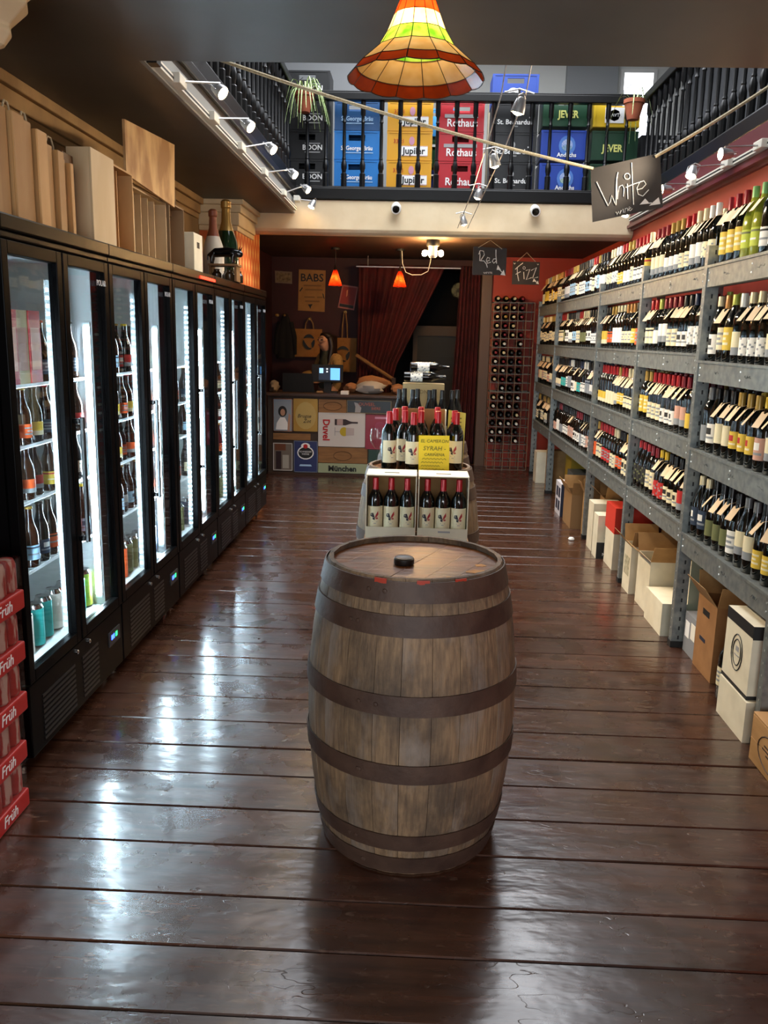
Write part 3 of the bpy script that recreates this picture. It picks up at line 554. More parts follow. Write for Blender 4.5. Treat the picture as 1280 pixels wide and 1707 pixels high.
# stock: style per shelf and bay = (caps, labels, kinds)
STY = {
 (0, 0): (['red', 'red', 'crimson', 'green', 'green', 'green'], ['white', 'white', 'yellow', 'lime', 'white', 'yellow'], ['bordeaux', 'bordeaux', 'bordeaux', 'burgundy']),
 (0, 1): (['red', 'crimson', 'gold', 'red', 'cream', 'white'], ['white', 'cream', 'white', 'cream'], ['bordeaux']),
 (0, 2): (['red', 'cream', 'white', 'red', 'gold', 'crimson'], ['white', 'cream', 'white', 'yellow'], ['bordeaux']),
 (0, 3): (['black', 'black', 'grey', 'red', 'crimson', 'gold', 'black'], ['white', 'blue', 'white', 'cream'], ['bordeaux']),
 (0, 4): (['cream', 'gold', 'copper'], ['cream', 'yellow'], ['bordeaux']),
 (1, 0): (['cream', 'cream', 'copper', 'olive', 'white'], ['cream', 'white', 'cream', 'yellow'], ['bordeaux', 'burgundy']),
 (1, 1): (['crimson', 'black', 'navy', 'red', 'olive', 'crimson'], ['cream', 'white', 'white'], ['bordeaux']),
 (1, 2): (['copper', 'black', 'gold', 'cream'], ['cream', 'yellow', 'orange', 'white'], ['bordeaux', 'burgundy']),
 (1, 3): (['black', 'grey', 'red', 'cream', 'black'], ['white', 'blue', 'cream', 'olive', 'white'], ['bordeaux']),
 (1, 4): (['cream', 'gold'], ['cream', 'cream'], ['bordeaux']),
 (2, 0): (['black', 'grey', 'black', 'black', 'gold', 'yellow'], ['cream', 'grey', 'white', 'cream', 'yellow', 'rose'], ['bordeaux', 'bordeaux', 'burgundy']),
 (2, 1): (['yellow', 'gold', 'red', 'red', 'crimson', 'burgundy', 'navy', 'burgundy'], ['yellow', 'yellow', 'cream', 'white', 'rose'], ['bordeaux']),
 (2, 2): (['red', 'cream', 'red', 'red', 'gold'], ['cream', 'cream', 'yellow'], ['bordeaux']),
 (2, 3): (['black', 'navy', 'white', 'black'], ['white', 'grey', 'white', 'cream', 'teal'], ['bordeaux']),
 (2, 4): (['black', 'cream'], ['rose', 'cream'], ['bordeaux']),
 (3, 0): (['black', 'cream', 'black', 'black', 'grey'], ['grey', 'navy', 'olive', 'white', 'cream', 'yellow', 'white'], ['burgundy', 'burgundy', 'flute']),
 (3, 1): (['black', 'black', 'gold', 'red', 'crimson', 'yellow'], ['red', 'cream', 'red', 'black', 'cream'], ['bordeaux', 'burgundy']),
 (3, 2): (['black', 'gold', 'red', 'red', 'cream'], ['cream', 'orange', 'cream', 'red'], ['bordeaux']),
 (3, 3): (['black', 'black', 'crimson', 'black'], ['white', 'rose', 'white', 'grey'], ['bordeaux']),
 (3, 4): (['black', 'gold'], ['black', 'cream'], ['bordeaux']),
}
SHN = ['top shelf', 'second shelf', 'third shelf', 'lowest shelf']; BAYN = ['nearest bay', 'second bay', 'third bay', 'fourth bay', 'farthest bay']
rest = MB(); RESTM = [GL['dark']] + [MATS['capsule_' + c] for c in CAPC]; CI_ = {c: i + 1 for i, c in enumerate(CAPC)}
nb = 0
for k in range(5):
    y0, y1 = UP[k] + .035, UP[k + 1] - .03
    for s in range(4):
        caps, labs, kinds = STY[(s, k)]; z = LV[k][s] - .003; rn = random.Random(100 * k + s); n = int((y1 - y0) / .0875); p = (y1 - y0) / n; run = 0; ci = rn.randrange(3)
        for j in range(n):                       # j counts from the far (left in the photo) end
            if run == 0: run = rn.choice((1, 2, 2, 3)); ci += 1; cap = caps[ci % len(caps)]; lab = labs[ci % len(labs)]; kd = kinds[ci % len(kinds)]; des = rn.choice((0, 0, 1, 2, 3, 4, 5)); lz0 = rn.choice((.035, .045, .055)); lz1 = lz0 + rn.choice((.075, .09, .1)); tg = rn.random() < .6
            run -= 1
            y = y1 - (j + .5) * p; x = SX + .050 + rn.uniform(0, .004)
            gl = 'pale' if lab == 'lime' else 'dark'
            ok = not (k == 4 and y > 9.7)
            if ok:
                nb += 1
                bottle('wine_bottle', 'wine bottle, %s capsule, %s label, %s from left, %s, %s' % (cap, lab, ORD[j + 1], SHN[s], BAYN[k]), kd, gl, cap, lab, (x, y, z), -PI / 2 + rn.uniform(-.15, .3), 'front row of wine bottles on the steel shelving', rn.random() if tg else None, des, (lz0, lz1))
            for row in (1, 2, 3):
                if rn.random() < .12: continue
                M = Matrix.Translation((SX + .055 + .088 * row + rn.uniform(-.002, .002), y + rn.uniform(-.002, .002), z)); P = PROF[kd]
                cc = CI_[cap if rn.random() < .6 else rn.choice(caps)]
                rest.lathe([P[1], P[3], P[5], P[6], (.0155, P[-1][1] - .055)], 8, 0, M, cap=False); rest.lathe([(.0158, P[-1][1] - .056), (.0152, P[-1][1] + .006), (.004, P[-1][1] + .006)], 8, cc, M, cap=False)
o = link('wine_bottle_stock', rest.mesh('wine_bottle_stock', RESTM, True, .9)); o['kind'] = 'stuff'; tag(o, 'further rows of wine bottles standing deep behind the front row on shelving', 'bottle')

# ------------------------------------------------------------------ stock inside the coolers
SZ = [1.332, 1.117, .917, .662, .352]; CN = ['nearest', 'second', 'third', 'fourth', 'farthest']; SN = ['top', 'second', 'third', 'fourth']
for k in range(5):
    for s in range(5):
        rn = random.Random(900 + 10 * k + s); n = 9
        for j in range(n):
            y = 2.61 + CW * k + .075 + j * (CW - .15) / (n - 1); x = CX - .125 - rn.uniform(0, .02); z = SZ[s]
            if k > 1 and (s == 0 or j % 2): continue
            pos = '%s from left on %s shelf of %s cooler' % (ORD[n - j], 'bottom' if s == 4 else SN[s], CN[k])
            if s == 4:
                c2 = ['white', 'lime', 'white', 'teal', 'teal', 'white', 'orange', 'teal', 'lime'][j] if k == 0 else rn.choice(['navy', 'red', 'olive', 'orange'])
                mb = MB(); mb.lathe([(.026, 0), (.033, .006), (.033, .148), (.026, .162), (.027, .166), (.022, .163)], 14, mif=lambda q, j_: 1 if 1 <= q < 2 else 0)
                o = link('drinks_can', mb.mesh('drinks_can', [CHROME, MATS['label_' + c2]], True), None, (x, y, z)); tag(o, '%s tall drinks can, %s' % (c2, pos), 'can', 'cans and bottles in the coolers'); continue
            if s == 0 and k == 0 and j in (2, 3, 4):
                cc = ['red', 'cream', 'red'][j - 2]; mb = MB(); mb.box(-.05, .05, -.045, .045, 0, .26).box(.0502, .051, -.035, .035, .05, .2, 1); o = link('gift_box', mb.mesh('gift_box', [mat('giftbox_' + cc, {'red': '#a3282c', 'cream': '#c9b98a'}[cc], .5), MATS['label_rose']]), None, (x - .02, y, z)); tag(o, '%s printed beer gift box, %s' % (cc, pos), 'box', 'boxes in the coolers'); continue
            cap = rn.choice(['gold', 'yellow', 'white', 'red', 'black']); lab = rn.choice(['white', 'cream', 'red', 'yellow', 'navy', 'orange', 'blue'])
            bottle('beer_bottle', 'beer bottle, %s cap, %s label, %s' % (cap, lab, pos), 'beer', rn.choice(['brown', 'brown', 'black']), cap, lab, (x, y, z), PI / 2 + rn.uniform(-.8, .2), 'cans and bottles in the coolers', None, rn.choice((0, 1, 2, 3)), (.03, .085), scale=(1, 1, .9) if s in (1, 2) else None)

# ------------------------------------------------------------------ gallery balustrades
BAL = MB(); BAL.lathe([(r_ * .85, z_) for r_, z_ in [(.03, 0), (.03, .12), (.02, .128), (.024, .15), (.03, .165), (.03, .2), (.017, .235), (.021, .245), (.0165, .26), (.0185, .42), (.0145, .54), (.021, .552), (.015, .565), (.016, .60), (.026, .615), (.026, .73)]], 8); BALME = BAL.mesh('baluster', BLACK, True, .5)
def balustrade(label, p0, p1, n, group='gallery balustrades'):
    p0, p1 = Vector(p0), Vector(p1); d = (p1 - p0); t = thing('balustrade', label, 'balustrade', p0, 0, group); L_ = d.length; ax = 'x' if abs(d.x) > abs(d.y) else 'y'
    def bar(name, w_, z0, z1, m=BLACK):
        mb = MB()
        if ax == 'x': mb.box(-.03, L_ + .03, -w_, w_, z0, z1)
        else: mb.box(-w_, w_, -.03, L_ + .03, z0, z1)
        part(name, mb, m, t, world=False, bevel=.008)
    bar('bottom_rail', .06, -.1, 0); bar('shoe', .045, 0, .012); bar('handrail', .04, .735, .80); bar('handrail_cap', .028, .80, .815)
    for k in range(n):
        q = d * ((k + .5) / n); link('baluster', BALME, t, (q.x, q.y, .008))
    return t
balustrade('black turned-wood balustrade across the rear gallery above the white beam', (-1.12, 7.99, 2.825), (1.86, 7.99, 2.825), 18)
balustrade('black turned-wood balustrade along the left gallery above the track lights', (-1.19, 3.75, 2.90), (-1.19, 7.92, 2.90), 26)
balustrade('black turned-wood balustrade along the right gallery above the wine shelves', (1.93, 3.75, 2.825), (1.93, 7.92, 2.825), 26)

# ------------------------------------------------------------------ beer crates on the rear gallery
def crate_mesh(col, hole=True):
    k = ('crate', col, hole)
    if k not in BM:
        m = mat('crate_' + col, col, .45, col2=None); W, D, H = .41, .3, .25; t = .014; mb = MB()
        mb.box(-W/2, -W/2 + t, -D/2, D/2, 0, H); mb.box(W/2 - t, W/2, -D/2, D/2, 0, H); mb.box(-W/2 + t, W/2 - t, D/2 - t, D/2, 0, H); mb.box(-W/2 + t, W/2 - t, -D/2 + t, D/2 - t, 0, t)
        a, b, z0, z1 = -.075, .075, .165, .215
        if hole:
            mb.box(-W/2 + t, a, -D/2, -D/2 + t, 0, H); mb.box(b, W/2 - t, -D/2, -D/2 + t, 0, H); mb.box(a, b, -D/2, -D/2 + t, 0, z0); mb.box(a, b, -D/2, -D/2 + t, z1, H)
        else: mb.box(-W/2 + t, W/2 - t, -D/2, -D/2 + t, 0, H)
        mb.box(-W/2 - .003, W/2 + .003, -D/2 - .004, -D/2, H - .016, H - .003); mb.box(-W/2 - .003, W/2 + .003, -D/2 - .004, -D/2, .004, .012)
        for x in (-W/2, W/2 - .02): mb.box(x, x + .02, -D/2 - .004, -D/2, .012, H - .016)
        BM[k] = mb.mesh('beer_crate', m)
    return BM[k]
def crate(col, label, x, y, z, deco=(), hole=True):
    o = link('beer_crate', crate_mesh(col, hole), None, (x, y, z)); tag(o, label, 'crate', 'beer crates on the rear gallery')
    for s, sz, m, dx, dz, kw in deco:
        if s == '#panel': link('logo_panel', kw, o, (dx, -.1545, dz))
        else: link('lettering', text_mesh(s, sz, m, **kw), o, (dx, -.1565, dz), FACE_FRONT)
    return o
def panel(w_, h, m, n=0):
    k = ('panel', w_, h, m.name, n)
    if k not in BM:
        mb = MB()
        if n: mb.poly([(w_ / 2 * math.cos(2 * PI * j / n), -.001, h / 2 * math.sin(2 * PI * j / n)) for j in range(n)], (0, .001, 0))
        else: mb.box(-w_ / 2, w_ / 2, -.001, 0, -h / 2, h / 2)
        BM[k] = mb.mesh('logo_panel', m)
    return BM[k]
GY = 8.3; Z0 = 2.85; LVN = ['bottom', 'middle', 'upper', 'top']
GREY = mat('grey_ink', '#9a9a9a', .6); YEL = mat('yellow_ink', '#d8d87a', .6); LBLUE = mat('light_blue_ink', '#a9cdee', .6); PINKI = mat('pink_ink', '#c58aa0', .6); GREENI = mat('green_ink', '#4f8f2f', .6)
for k in range(4): crate('#111214', 'black BOON beer crate, %s of the leftmost stack' % LVN[k], -1.06, GY, Z0 + .25 * k, [('BOON', .062, INKW, .05, .10, {'bold': .001}), ('#panel', 0, 0, .05, .137, panel(.14, .008, GREY)), ('#panel', 0, 0, .05, .062, panel(.14, .01, GREY))])
for k in range(3):
    top = k == 2
    crate('#1c4e80' if top else '#1272bd', 'blue St. GeorgenBräu beer crate, %s of its stack' % LVN[k if k < 2 else 3], -.605, GY, Z0 + .25 * k, [('St.GeorgenBräu', .052, LBLUE if top else INKW, 0, .10, {'sx': .86, 'bold': .001}), ('#panel', 0, 0, .01, .062, panel(.28, .007, LBLUE))])
for k in range(3):
    crate('#d79a12', 'yellow Jupiler beer crate, %s of its stack' % LVN[k if k < 2 else 3], -.125, GY, Z0 + .25 * k, [('#panel', 0, 0, .04, .085, panel(.25, .085, INKW)), ('#panel', 0, 0, .04, .124, panel(.25, .004, INKR)), ('#panel', 0, 0, .04, .047, panel(.25, .004, INKR)), ('Jupiler', .078, INKK, .04, .083, {'bold': .002}), ('33 cl', .05, INKR, -.1, .165, {}), ('#panel', 0, 0, .02, .17, panel(.05, .075, PINKI, 12))], hole=False)
for k in range(3):
    crate('#b01a26', 'red Rothaus beer crate, %s of its stack' % LVN[k if k < 2 else 3], .335, GY, Z0 + .25 * k, [('Rothaus', .092, INKW, .01, .075, {'sx': .92, 'bold': .0015})] + ([('#panel', 0, 0, 0, .135, panel(.3, .03, GREY))] if k else []))
for k in range(3):
    crate('#1a1b1d', 'black St. Bernardus beer crate, %s of its stack' % LVN[k if k < 2 else 3], .815, GY, Z0 + .25 * k, [('St. Bernardus', .058, INKW, 0, .09, {'bold': .001}), ('WATOU', .015, INKW, 0, .055, {}), ('#panel', 0, 0, 0, .15, panel(.03, .05, GREY, 8)), ('Bier', .018, INKW, .14, .13, {})], hole=False)
crate('#1d44a0', 'blue beer crate on top of the black St. Bernardus stack', .81, GY + .03, Z0 + .75, [('#panel', 0, 0, -.02, .08, panel(.11, .11, INKW, 16)), ('#panel', 0, 0, -.02, .07, panel(.08, .06, MATS['label_blue'], 16))])
ANDX = [('#panel', 0, 0, .03, .12, panel(.15, .17, mat('badge_blue', '#4b79c4', .5), 16)), ('#panel', 0, 0, .03, .125, panel(.10, .10, INKW, 16)), ('#panel', 0, 0, .03, .10, panel(.095, .05, GREENI, 12)), ('Andechs', .05, INKW, .03, .04, {'bold': .001})]
for k in range(2): crate('#1b3f9c', 'deep blue Andechs beer crate, %s of two under a green crate' % ['lower', 'upper'][k], 1.265, GY, Z0 + .28 * k, ANDX, hole=False)
crate('#103f26', 'dark green JEVER beer crate on two blue Andechs crates', 1.27, GY, Z0 + .56, [('JEVER', .085, YEL, .02, .10, {'sx': .85, 'bold': .0025})])
for k in range(2): crate('#0f3822', 'dark green JEVER beer crate, %s under the yellow crate' % ['lowest', 'directly'][k], 1.72, GY, Z0 + .28 * k, [('JEVER', .085, YEL, -.02, .10, {'sx': .85, 'bold': .0025})], hole=False)
crate('#d8b320', 'yellow beer crate with white label on dark green JEVER crates', 1.72, GY, Z0 + .56, [('#panel', 0, 0, -.02, .10, panel(.17, .13, INKW)), ('#panel', 0, 0, -.02, .10, panel(.1, .1, mat('label_navy_disc', '#22304f', .5), 8)), ('HAVTS', .04, INKW, -.02, .10, {})])
crate('#2f8fd0', 'light blue crate behind, in the gap between yellow and red stacks', .1, GY + .42, Z0 + .55); crate('#1c5a38', 'green crate behind, in the gap between yellow and red stacks', .1, GY + .42, Z0 + .27); crate('#2046b0', 'royal blue crate behind, in the gap between yellow and red stacks', .1, GY + .42, Z0)
single('cardboard_box', MB().box(.62, .72, 8.75, 8.9, Z0, Z0 + .95), mat('beige_box', '#b5a88e', .7), 'tall beige cardboard box between red and black crate stacks', 'box', (.67, 8.8, Z0))
crate('#1a1b1d', 'small black crate by the right gallery corner', 1.98, GY + .42, Z0)
for k in range(2): crate('#17181a', 'black crate, %s behind the right gallery corner pot' % ['lower', 'upper'][k], 2.16, GY, Z0 + .0 + .25 * k)

# ------------------------------------------------------------------ hanging plants
LEAFM = mat('spider_plant_leaf', '#7fae56', .5, col2='#d5dfa8', scale=30, stretch=(8, 8, 1)); SOIL = mat('soil', '#2a1c12', .9)
def planter(label, loc, nl, seed):
    rn = random.Random(seed); t = thing('hanging_planter', label, 'plant', loc); mb = MB(); mb.lathe([(.05, -.14), (.082, -.012), (.09, -.012), (.09, .02), (.08, .02), (.076, -.02)], 14); part('pot', mb, TERRA, t, smooth=True, world=False); part('soil', MB().lathe([(.076, -.02), (.0, -.012)], 14), SOIL, t, world=False)
    mb = MB(); mb.tube([(-.085, .0, 0), (-.09, .03, .1), (-.02, .07, .16)], .003, 5); part('hook', mb, MATTE, t, world=False)
    for k in range(nl):
        a = rn.uniform(0, 2 * PI); L_ = rn.uniform(.16, .3); h = rn.uniform(.05, .17); P = []
        for j in range(7):
            u = j / 6; r = .02 + L_ * u * .75; z = h * math.sin(min(u * 1.5, 1.2) * PI / 1.7) - .28 * u ** 3 * (L_ / .25); P.append(Vector((r * math.cos(a), r * math.sin(a), z)))
        side = Vector((-math.sin(a), math.cos(a), 0)); mb = MB(); rg = [mb.ring([p - side * .007 * (1 - .8 * (j / 6) ** 2), p + Vector((0, 0, -.003)), p + side * .007 * (1 - .8 * (j / 6) ** 2)]) for j, p in enumerate(P)]; mb.skin(rg, closed=False); part('leaf', mb, LEAFM, t, smooth=True, world=False)
    return t
planter('terracotta pot with spider plant hanging on the left corner of the rear railing', (-1.045, 7.83, 3.56), 40, 5); planter('terracotta pot with sparse trailing plant on the right corner of the railing', (1.785, 7.8, 3.53), 9, 8)

# ------------------------------------------------------------------ track lights, rope, wire lights, cameras
TW = mat('track_white', '#d9d5c8', .5); BULBM = glow('halogen', '#ffd9a0', 45); SILV = mat('silver_lamp', '#b9b9b9', .3, .7)
def spotlight(label, base, head, aim, power, group, arm=True, ang=75, col=(1, .82, .60)):
    base, head, aim = Vector(base), Vector(head), Vector(aim); t = thing('track_spotlight', label, 'spotlight', base, 0, group)
    if arm: part('adapter', MB().box(base.x - .025, base.x + .025, base.y - .06, base.y + .06, base.z - .02, base.z + .025), TW, t, bevel=.004); part('arm', MB().tube([base, head + Vector((0, 0, .035))], .005, 6), SILV, t)
    d = (aim - head).normalized(); Mq = Matrix.Translation(head) @ d.to_track_quat('Z', 'Y').to_matrix().to_4x4()
    part('bracket', MB().tube([Mq @ Vector((.036, 0, 0)), Mq @ Vector((.038, 0, -.05)), Mq @ Vector((0, 0, -.07)), Mq @ Vector((-.038, 0, -.05)), Mq @ Vector((-.036, 0, 0))], .003, 5), SILV, t)
    h = part('head', MB().lathe([(.012, -.05), (.022, -.04), (.031, -.005), (.034, .02), (.031, .021), (.024, -.01), (.004, -.03)], 16, M=Mq, cap=False), SILV, t, smooth=True); part('bulb', MB().lathe([(.004, -.015), (.02, .002), (.025, .014), (.02, .026), (.003, .032)], 12, M=Mq), BULBM, h, smooth=True)
    spot('spotlight_beam', head + d * .06, aim, power, col, ang); return t
tl = thing('light_track', 'white lighting track along the left gallery edge', 'track', (-1.15, 5.8, 2.63)); part('rail', MB().box(-1.142, -1.112, 3.75, 7.85, 2.612, 2.642), TW, tl); part('groove', MB().box(-1.1125, -1.1115, 3.8, 7.85, 2.622, 2.632), MATTE, tl); part('end_feed', MB().box(-1.142, -1.10, 3.70, 3.76, 2.605, 2.655), BLACK, tl)
for k, (yb, xh, yh, zh) in enumerate(((4.05, -.97, 4.27, 2.65), (4.70, -.97, 4.95, 2.655), (5.40, -.97, 5.70, 2.69), (6.19, -.97, 6.67, 2.71), (7.05, -.97, 7.45, 2.73))):
    spotlight('silver track spotlight on the left gallery, %s from the camera' % ORD[k + 1], (-1.11, yb, 2.63), (xh, yh, zh), (1.45, yh - .9, .8), 60, 'spotlights on the left track')
spotlight('small silver spotlight at the far left end under the rear railing', (-1.1, 7.8, 2.70), (-.97, 7.82, 2.655), (-1.3, 7.6, 1.9), 14, 'spotlights on the left track')
tr = thing('light_track', 'white lighting track on the maroon fascia above the wine shelves', 'track', (1.85, 5.8, 2.58)); part('rail', MB().box(1.83, 1.858, 3.75, 7.85, 2.57, 2.60), TW, tr); part('groove', MB().box(1.829, 1.8305, 3.8, 7.85, 2.58, 2.59), MATTE, tr)
for k, (yb, yh) in enumerate(((4.2, 4.12), (4.92, 4.83), (5.42, 5.37), (6.09, 5.93), (7.1, 7.0))):
    spotlight('silver track spotlight above the wine shelves, %s from the camera' % ORD[k + 1], (1.825, yb, 2.585), (1.6, yh, 2.52), (-1.55 if k % 2 else .95, yh - (.4 if k % 2 else .7), 2.3 if k % 2 else .7), 55 if k % 2 else 22, 'spotlights on the right track', ang=85)
# rope from the left gallery to the right one, carrying the sign
def catenary(a, b, sag, n=16): a, b = Vector(a), Vector(b); return [a.lerp(b, j / n) - Vector((0, 0, sag * 4 * (j / n) * (1 - j / n))) for j in range(n + 1)]
ROPE = mat('sisal_rope', '#cfc2a4', .8, col2='#b0a07c', scale=120)
r = thing('rope', 'pale sisal rope strung across the void holding the white wine sign', 'rope', (0, 5, 2.7)); part('long_strand', MB().tube(catenary((-1.15, 4.66, 2.93), (.945, 5.0, 2.468), .03), .009, 7), ROPE, r); part('short_strand', MB().tube(catenary((1.28, 5.0, 2.535), (1.9, 5.0, 2.93), .01), .009, 7), ROPE, r)
SLATE = mat('blackboard', '#2b2724', .7, col2='#363230', scale=6); CHALK = mat('chalk_white', '#eceae4', .7)
def sign(name, label, corners, crop, strokes, fills, sw, y0, hang=None):
    """corners/strokes in sketch units; corners map to the board's real corners (x, z)"""
    P = [Vector((x, y0, z)) for x, z in corners]; cc = P[0] * .25 + P[1] * .25 + P[2] * .25 + P[3] * .25; t = thing(name, label, 'sign', cc); T = crop
    def mp(q):
        u = v = .5
        for _ in range(8):
            x = (1-u)*(1-v)*T[0][0] + u*(1-v)*T[1][0] + u*v*T[2][0] + (1-u)*v*T[3][0]; y = (1-u)*(1-v)*T[0][1] + u*(1-v)*T[1][1] + u*v*T[2][1] + (1-u)*v*T[3][1]
            u += (q[0] - x) / (T[1][0] - T[0][0]); v += (q[1] - y) / (T[3][1] - T[0][1])
        return P[0]*(1-u)*(1-v) + P[1]*u*(1-v) + P[2]*u*v + P[3]*(1-u)*v
    mb = MB(); mb.poly(P, (0, .012, 0)); part('board', mb, SLATE, t)
    for s in strokes: ex = max(max(q[i] for q in s) - min(q[i] for q in s) for i in (0, 1)); part('chalk_stroke', MB().tube([mp(q) + Vector((0, -.001, 0)) for q in s], sw * (.55 if ex < 24 else .85), 6), CHALK, t)
    for s in fills: mb = MB(); mb.poly([mp(q) + Vector((0, -.0015, 0)) for q in s], (0, .001, 0)); part('chalk_arrow', mb, CHALK, t)
    if hang: part('string', MB().tube(hang, .003, 5), ROPE, t)
    return t
circ = lambda x, y, r_: [(x + r_ * math.cos(2 * PI * j / 10), y + r_ * math.sin(2 * PI * j / 10)) for j in range(11)]
sign('blackboard_sign', 'tilted blackboard sign reading White wine hanging on the rope', [(.934, 2.468), (1.306, 2.555), (1.348, 2.273), (.965, 2.186)], [(490, 550), (805, 475), (815, 720), (498, 775)],
 [[(515, 605), (540, 655), (567, 708), (577, 690), (584, 662), (595, 690), (603, 705), (604, 640), (606, 590), (613, 562)], [(613, 562), (607, 600), (610, 680), (618, 625), (632, 618), (640, 632), (637, 668)], [(655, 612), (657, 680)], circ(655, 580, 13), [(676, 520), (678, 600), (683, 705)], [(648, 628), (690, 612), (730, 600)], [(698, 640), (722, 634), (740, 615), (730, 600), (712, 605), (698, 632), (704, 660), (725, 668), (752, 640)],
  [(603, 735), (608, 747), (615, 733), (620, 744), (627, 728)], [(635, 723), (637, 739)], [(643, 739), (645, 721), (654, 719), (657, 733)], [(659, 727), (671, 718), (663, 713), (660, 728), (668, 732), (677, 722)], [(718, 703), (765, 700)]],
 [[(710, 706), (735, 679), (752, 698)], [(752, 712), (796, 675), (803, 706)]], .0028, 5.0)
sign('blackboard_sign', 'small blackboard sign reading Red wine hung by string near the curtain', [(.513, 2.399), (.837, 2.388), (.838, 2.137), (.513, 2.136)], [(48, 52), (283, 60), (265, 252), (33, 245)],
 [[(88, 150), (92, 110), (90, 80)], [(82, 105), (95, 78), (118, 82), (122, 108), (100, 140), (92, 148), (118, 150), (134, 170), (140, 196)], [(136, 152), (156, 146), (158, 130), (144, 125), (134, 145), (142, 166), (166, 158)], [(205, 70), (203, 110), (205, 168)], [(203, 135), (186, 135), (176, 152), (186, 166), (203, 150)], [(112, 228), (118, 238), (124, 229), (130, 238), (136, 226)], [(143, 226), (144, 238)], [(150, 238), (152, 227), (160, 227), (161, 238)], [(164, 232), (172, 230), (166, 226), (165, 238), (173, 237)], [(218, 205), (245, 235)]],
 [[(203, 212), (213, 178), (234, 214)], [(228, 248), (252, 212), (262, 254)]], .0045, 8.5, [(.56, 8.5, 2.39), (.675, 8.5, 2.46), (.79, 8.5, 2.38)])
sign('blackboard_sign', 'small blackboard sign reading Fizz hung by string above the wine rack', [(.975, 2.334), (1.257, 2.327), (1.258, 2.096), (.975, 2.097)], [(320, 155), (515, 155), (510, 318), (308, 315)],
 [[(335, 212), (360, 190), (392, 166)], [(350, 195), (350, 240), (360, 292)], [(338, 246), (375, 226)], [(397, 228), (400, 278)], circ(400, 200, 9), [(412, 218), (442, 208), (416, 282), (456, 266)], [(452, 216), (490, 194), (462, 272), (502, 262)], [(325, 168), (330, 176), (338, 168)], [(494, 168), (500, 176), (506, 168)], [(470, 285), (495, 300)]],
 [[(463, 296), (472, 272), (492, 292)], [(488, 308), (502, 286), (510, 312)]], .0045, 9.2, [(1.02, 9.2, 2.33), (1.115, 9.2, 2.42), (1.21, 9.2, 2.33)])
# tensioned wire lights crossing the void
wl = thing('wire_light_cables', 'pair of tensioned cables carrying low-voltage lamps across the void', 'cable', (.4, 6, 2.8)); A0, B0 = Vector((.345, 4.15, 2.80)), Vector((.33, 7.93, 2.46)); A1, B1_ = Vector((.47, 4.15, 2.775)), Vector((.45, 7.93, 2.46))
WA = [(.38, 4.3, 2.78), (.335, 5.2, 2.50), (.30, 6.5, 2.49), (.31, 7.93, 2.47)]; WB = [(.485, 4.3, 2.76), (.44, 5.2, 2.49), (.41, 6.5, 2.48), (.42, 7.93, 2.46)]
H = [(.445, 4.3, 2.60), (.415, 5.2, 2.53), (.43, 6.8, 2.60), (.37, 7.7, 2.52)]
part('cable', MB().tube([(.35, 3.7, 2.86), (.36, 4.3, 2.66), (.355, 5.2, 2.58), (.385, 6.8, 2.63), (.33, 7.94, 2.50)], .0035, 5), SILV, wl); part('cable', MB().tube([(.46, 3.7, 2.86), (.475, 4.3, 2.66), (.455, 5.2, 2.57), (.475, 6.8, 2.62), (.42, 7.94, 2.50)], .0035, 5), SILV, wl)
for k, (x, y, z) in enumerate(H):
    t = spotlight('low-voltage lamp on the wire cables, %s from the camera' % ORD[k + 1], (x, y, z + .05), (x, y, z), (x + .5 * (1 if k % 2 else -1), y + .3, .6), 16, 'lamps on the wire cables', arm=False, ang=90)
    part('spreader', MB().tube([(x - .07, y, z + .07), (x, y, z + .085), (x + .07, y, z + .065)], .004, 6), SILV, t); part('stem', MB().tube([(x, y, z + .08), (x, y, z + .04)], .006, 6), SILV, t)
for x, lab in ((-.226, 'white bullet security camera at the middle of the cream beam'), (1.009, 'white bullet security camera at the right of the cream beam')):
    t = thing('security_camera', lab, 'camera', (x, 7.95, 2.68), 0, 'security cameras on the beam'); part('mount', MB().lathe([(.035, 0), (.035, .015)], 16, M=Matrix.Translation((x, 7.95, 2.68)) @ Matrix.Rotation(PI / 2, 4, 'X')), WHITE, t, smooth=True); part('stalk', MB().tube([(x, 7.94, 2.68), (x, 7.9, 2.67)], .012, 8), WHITE, t)
    M = Matrix.Translation((x, 7.90, 2.655)) @ Matrix.Rotation(PI / 2 + .35, 4, 'X') @ Matrix.Rotation(.25 if x > 0 else 0, 4, 'Z'); part('housing', MB().lathe([(.01, -.045), (.035, -.04), (.045, -.02), (.045, .05), (.04, .055)], 18, M=M), WHITE, t, smooth=True); part('lens', MB().lathe([(.032, .0552), (.03, .058), (.01, .059)], 16, M=M), mat('lens_black', '#050505', .1), t, smooth=True)

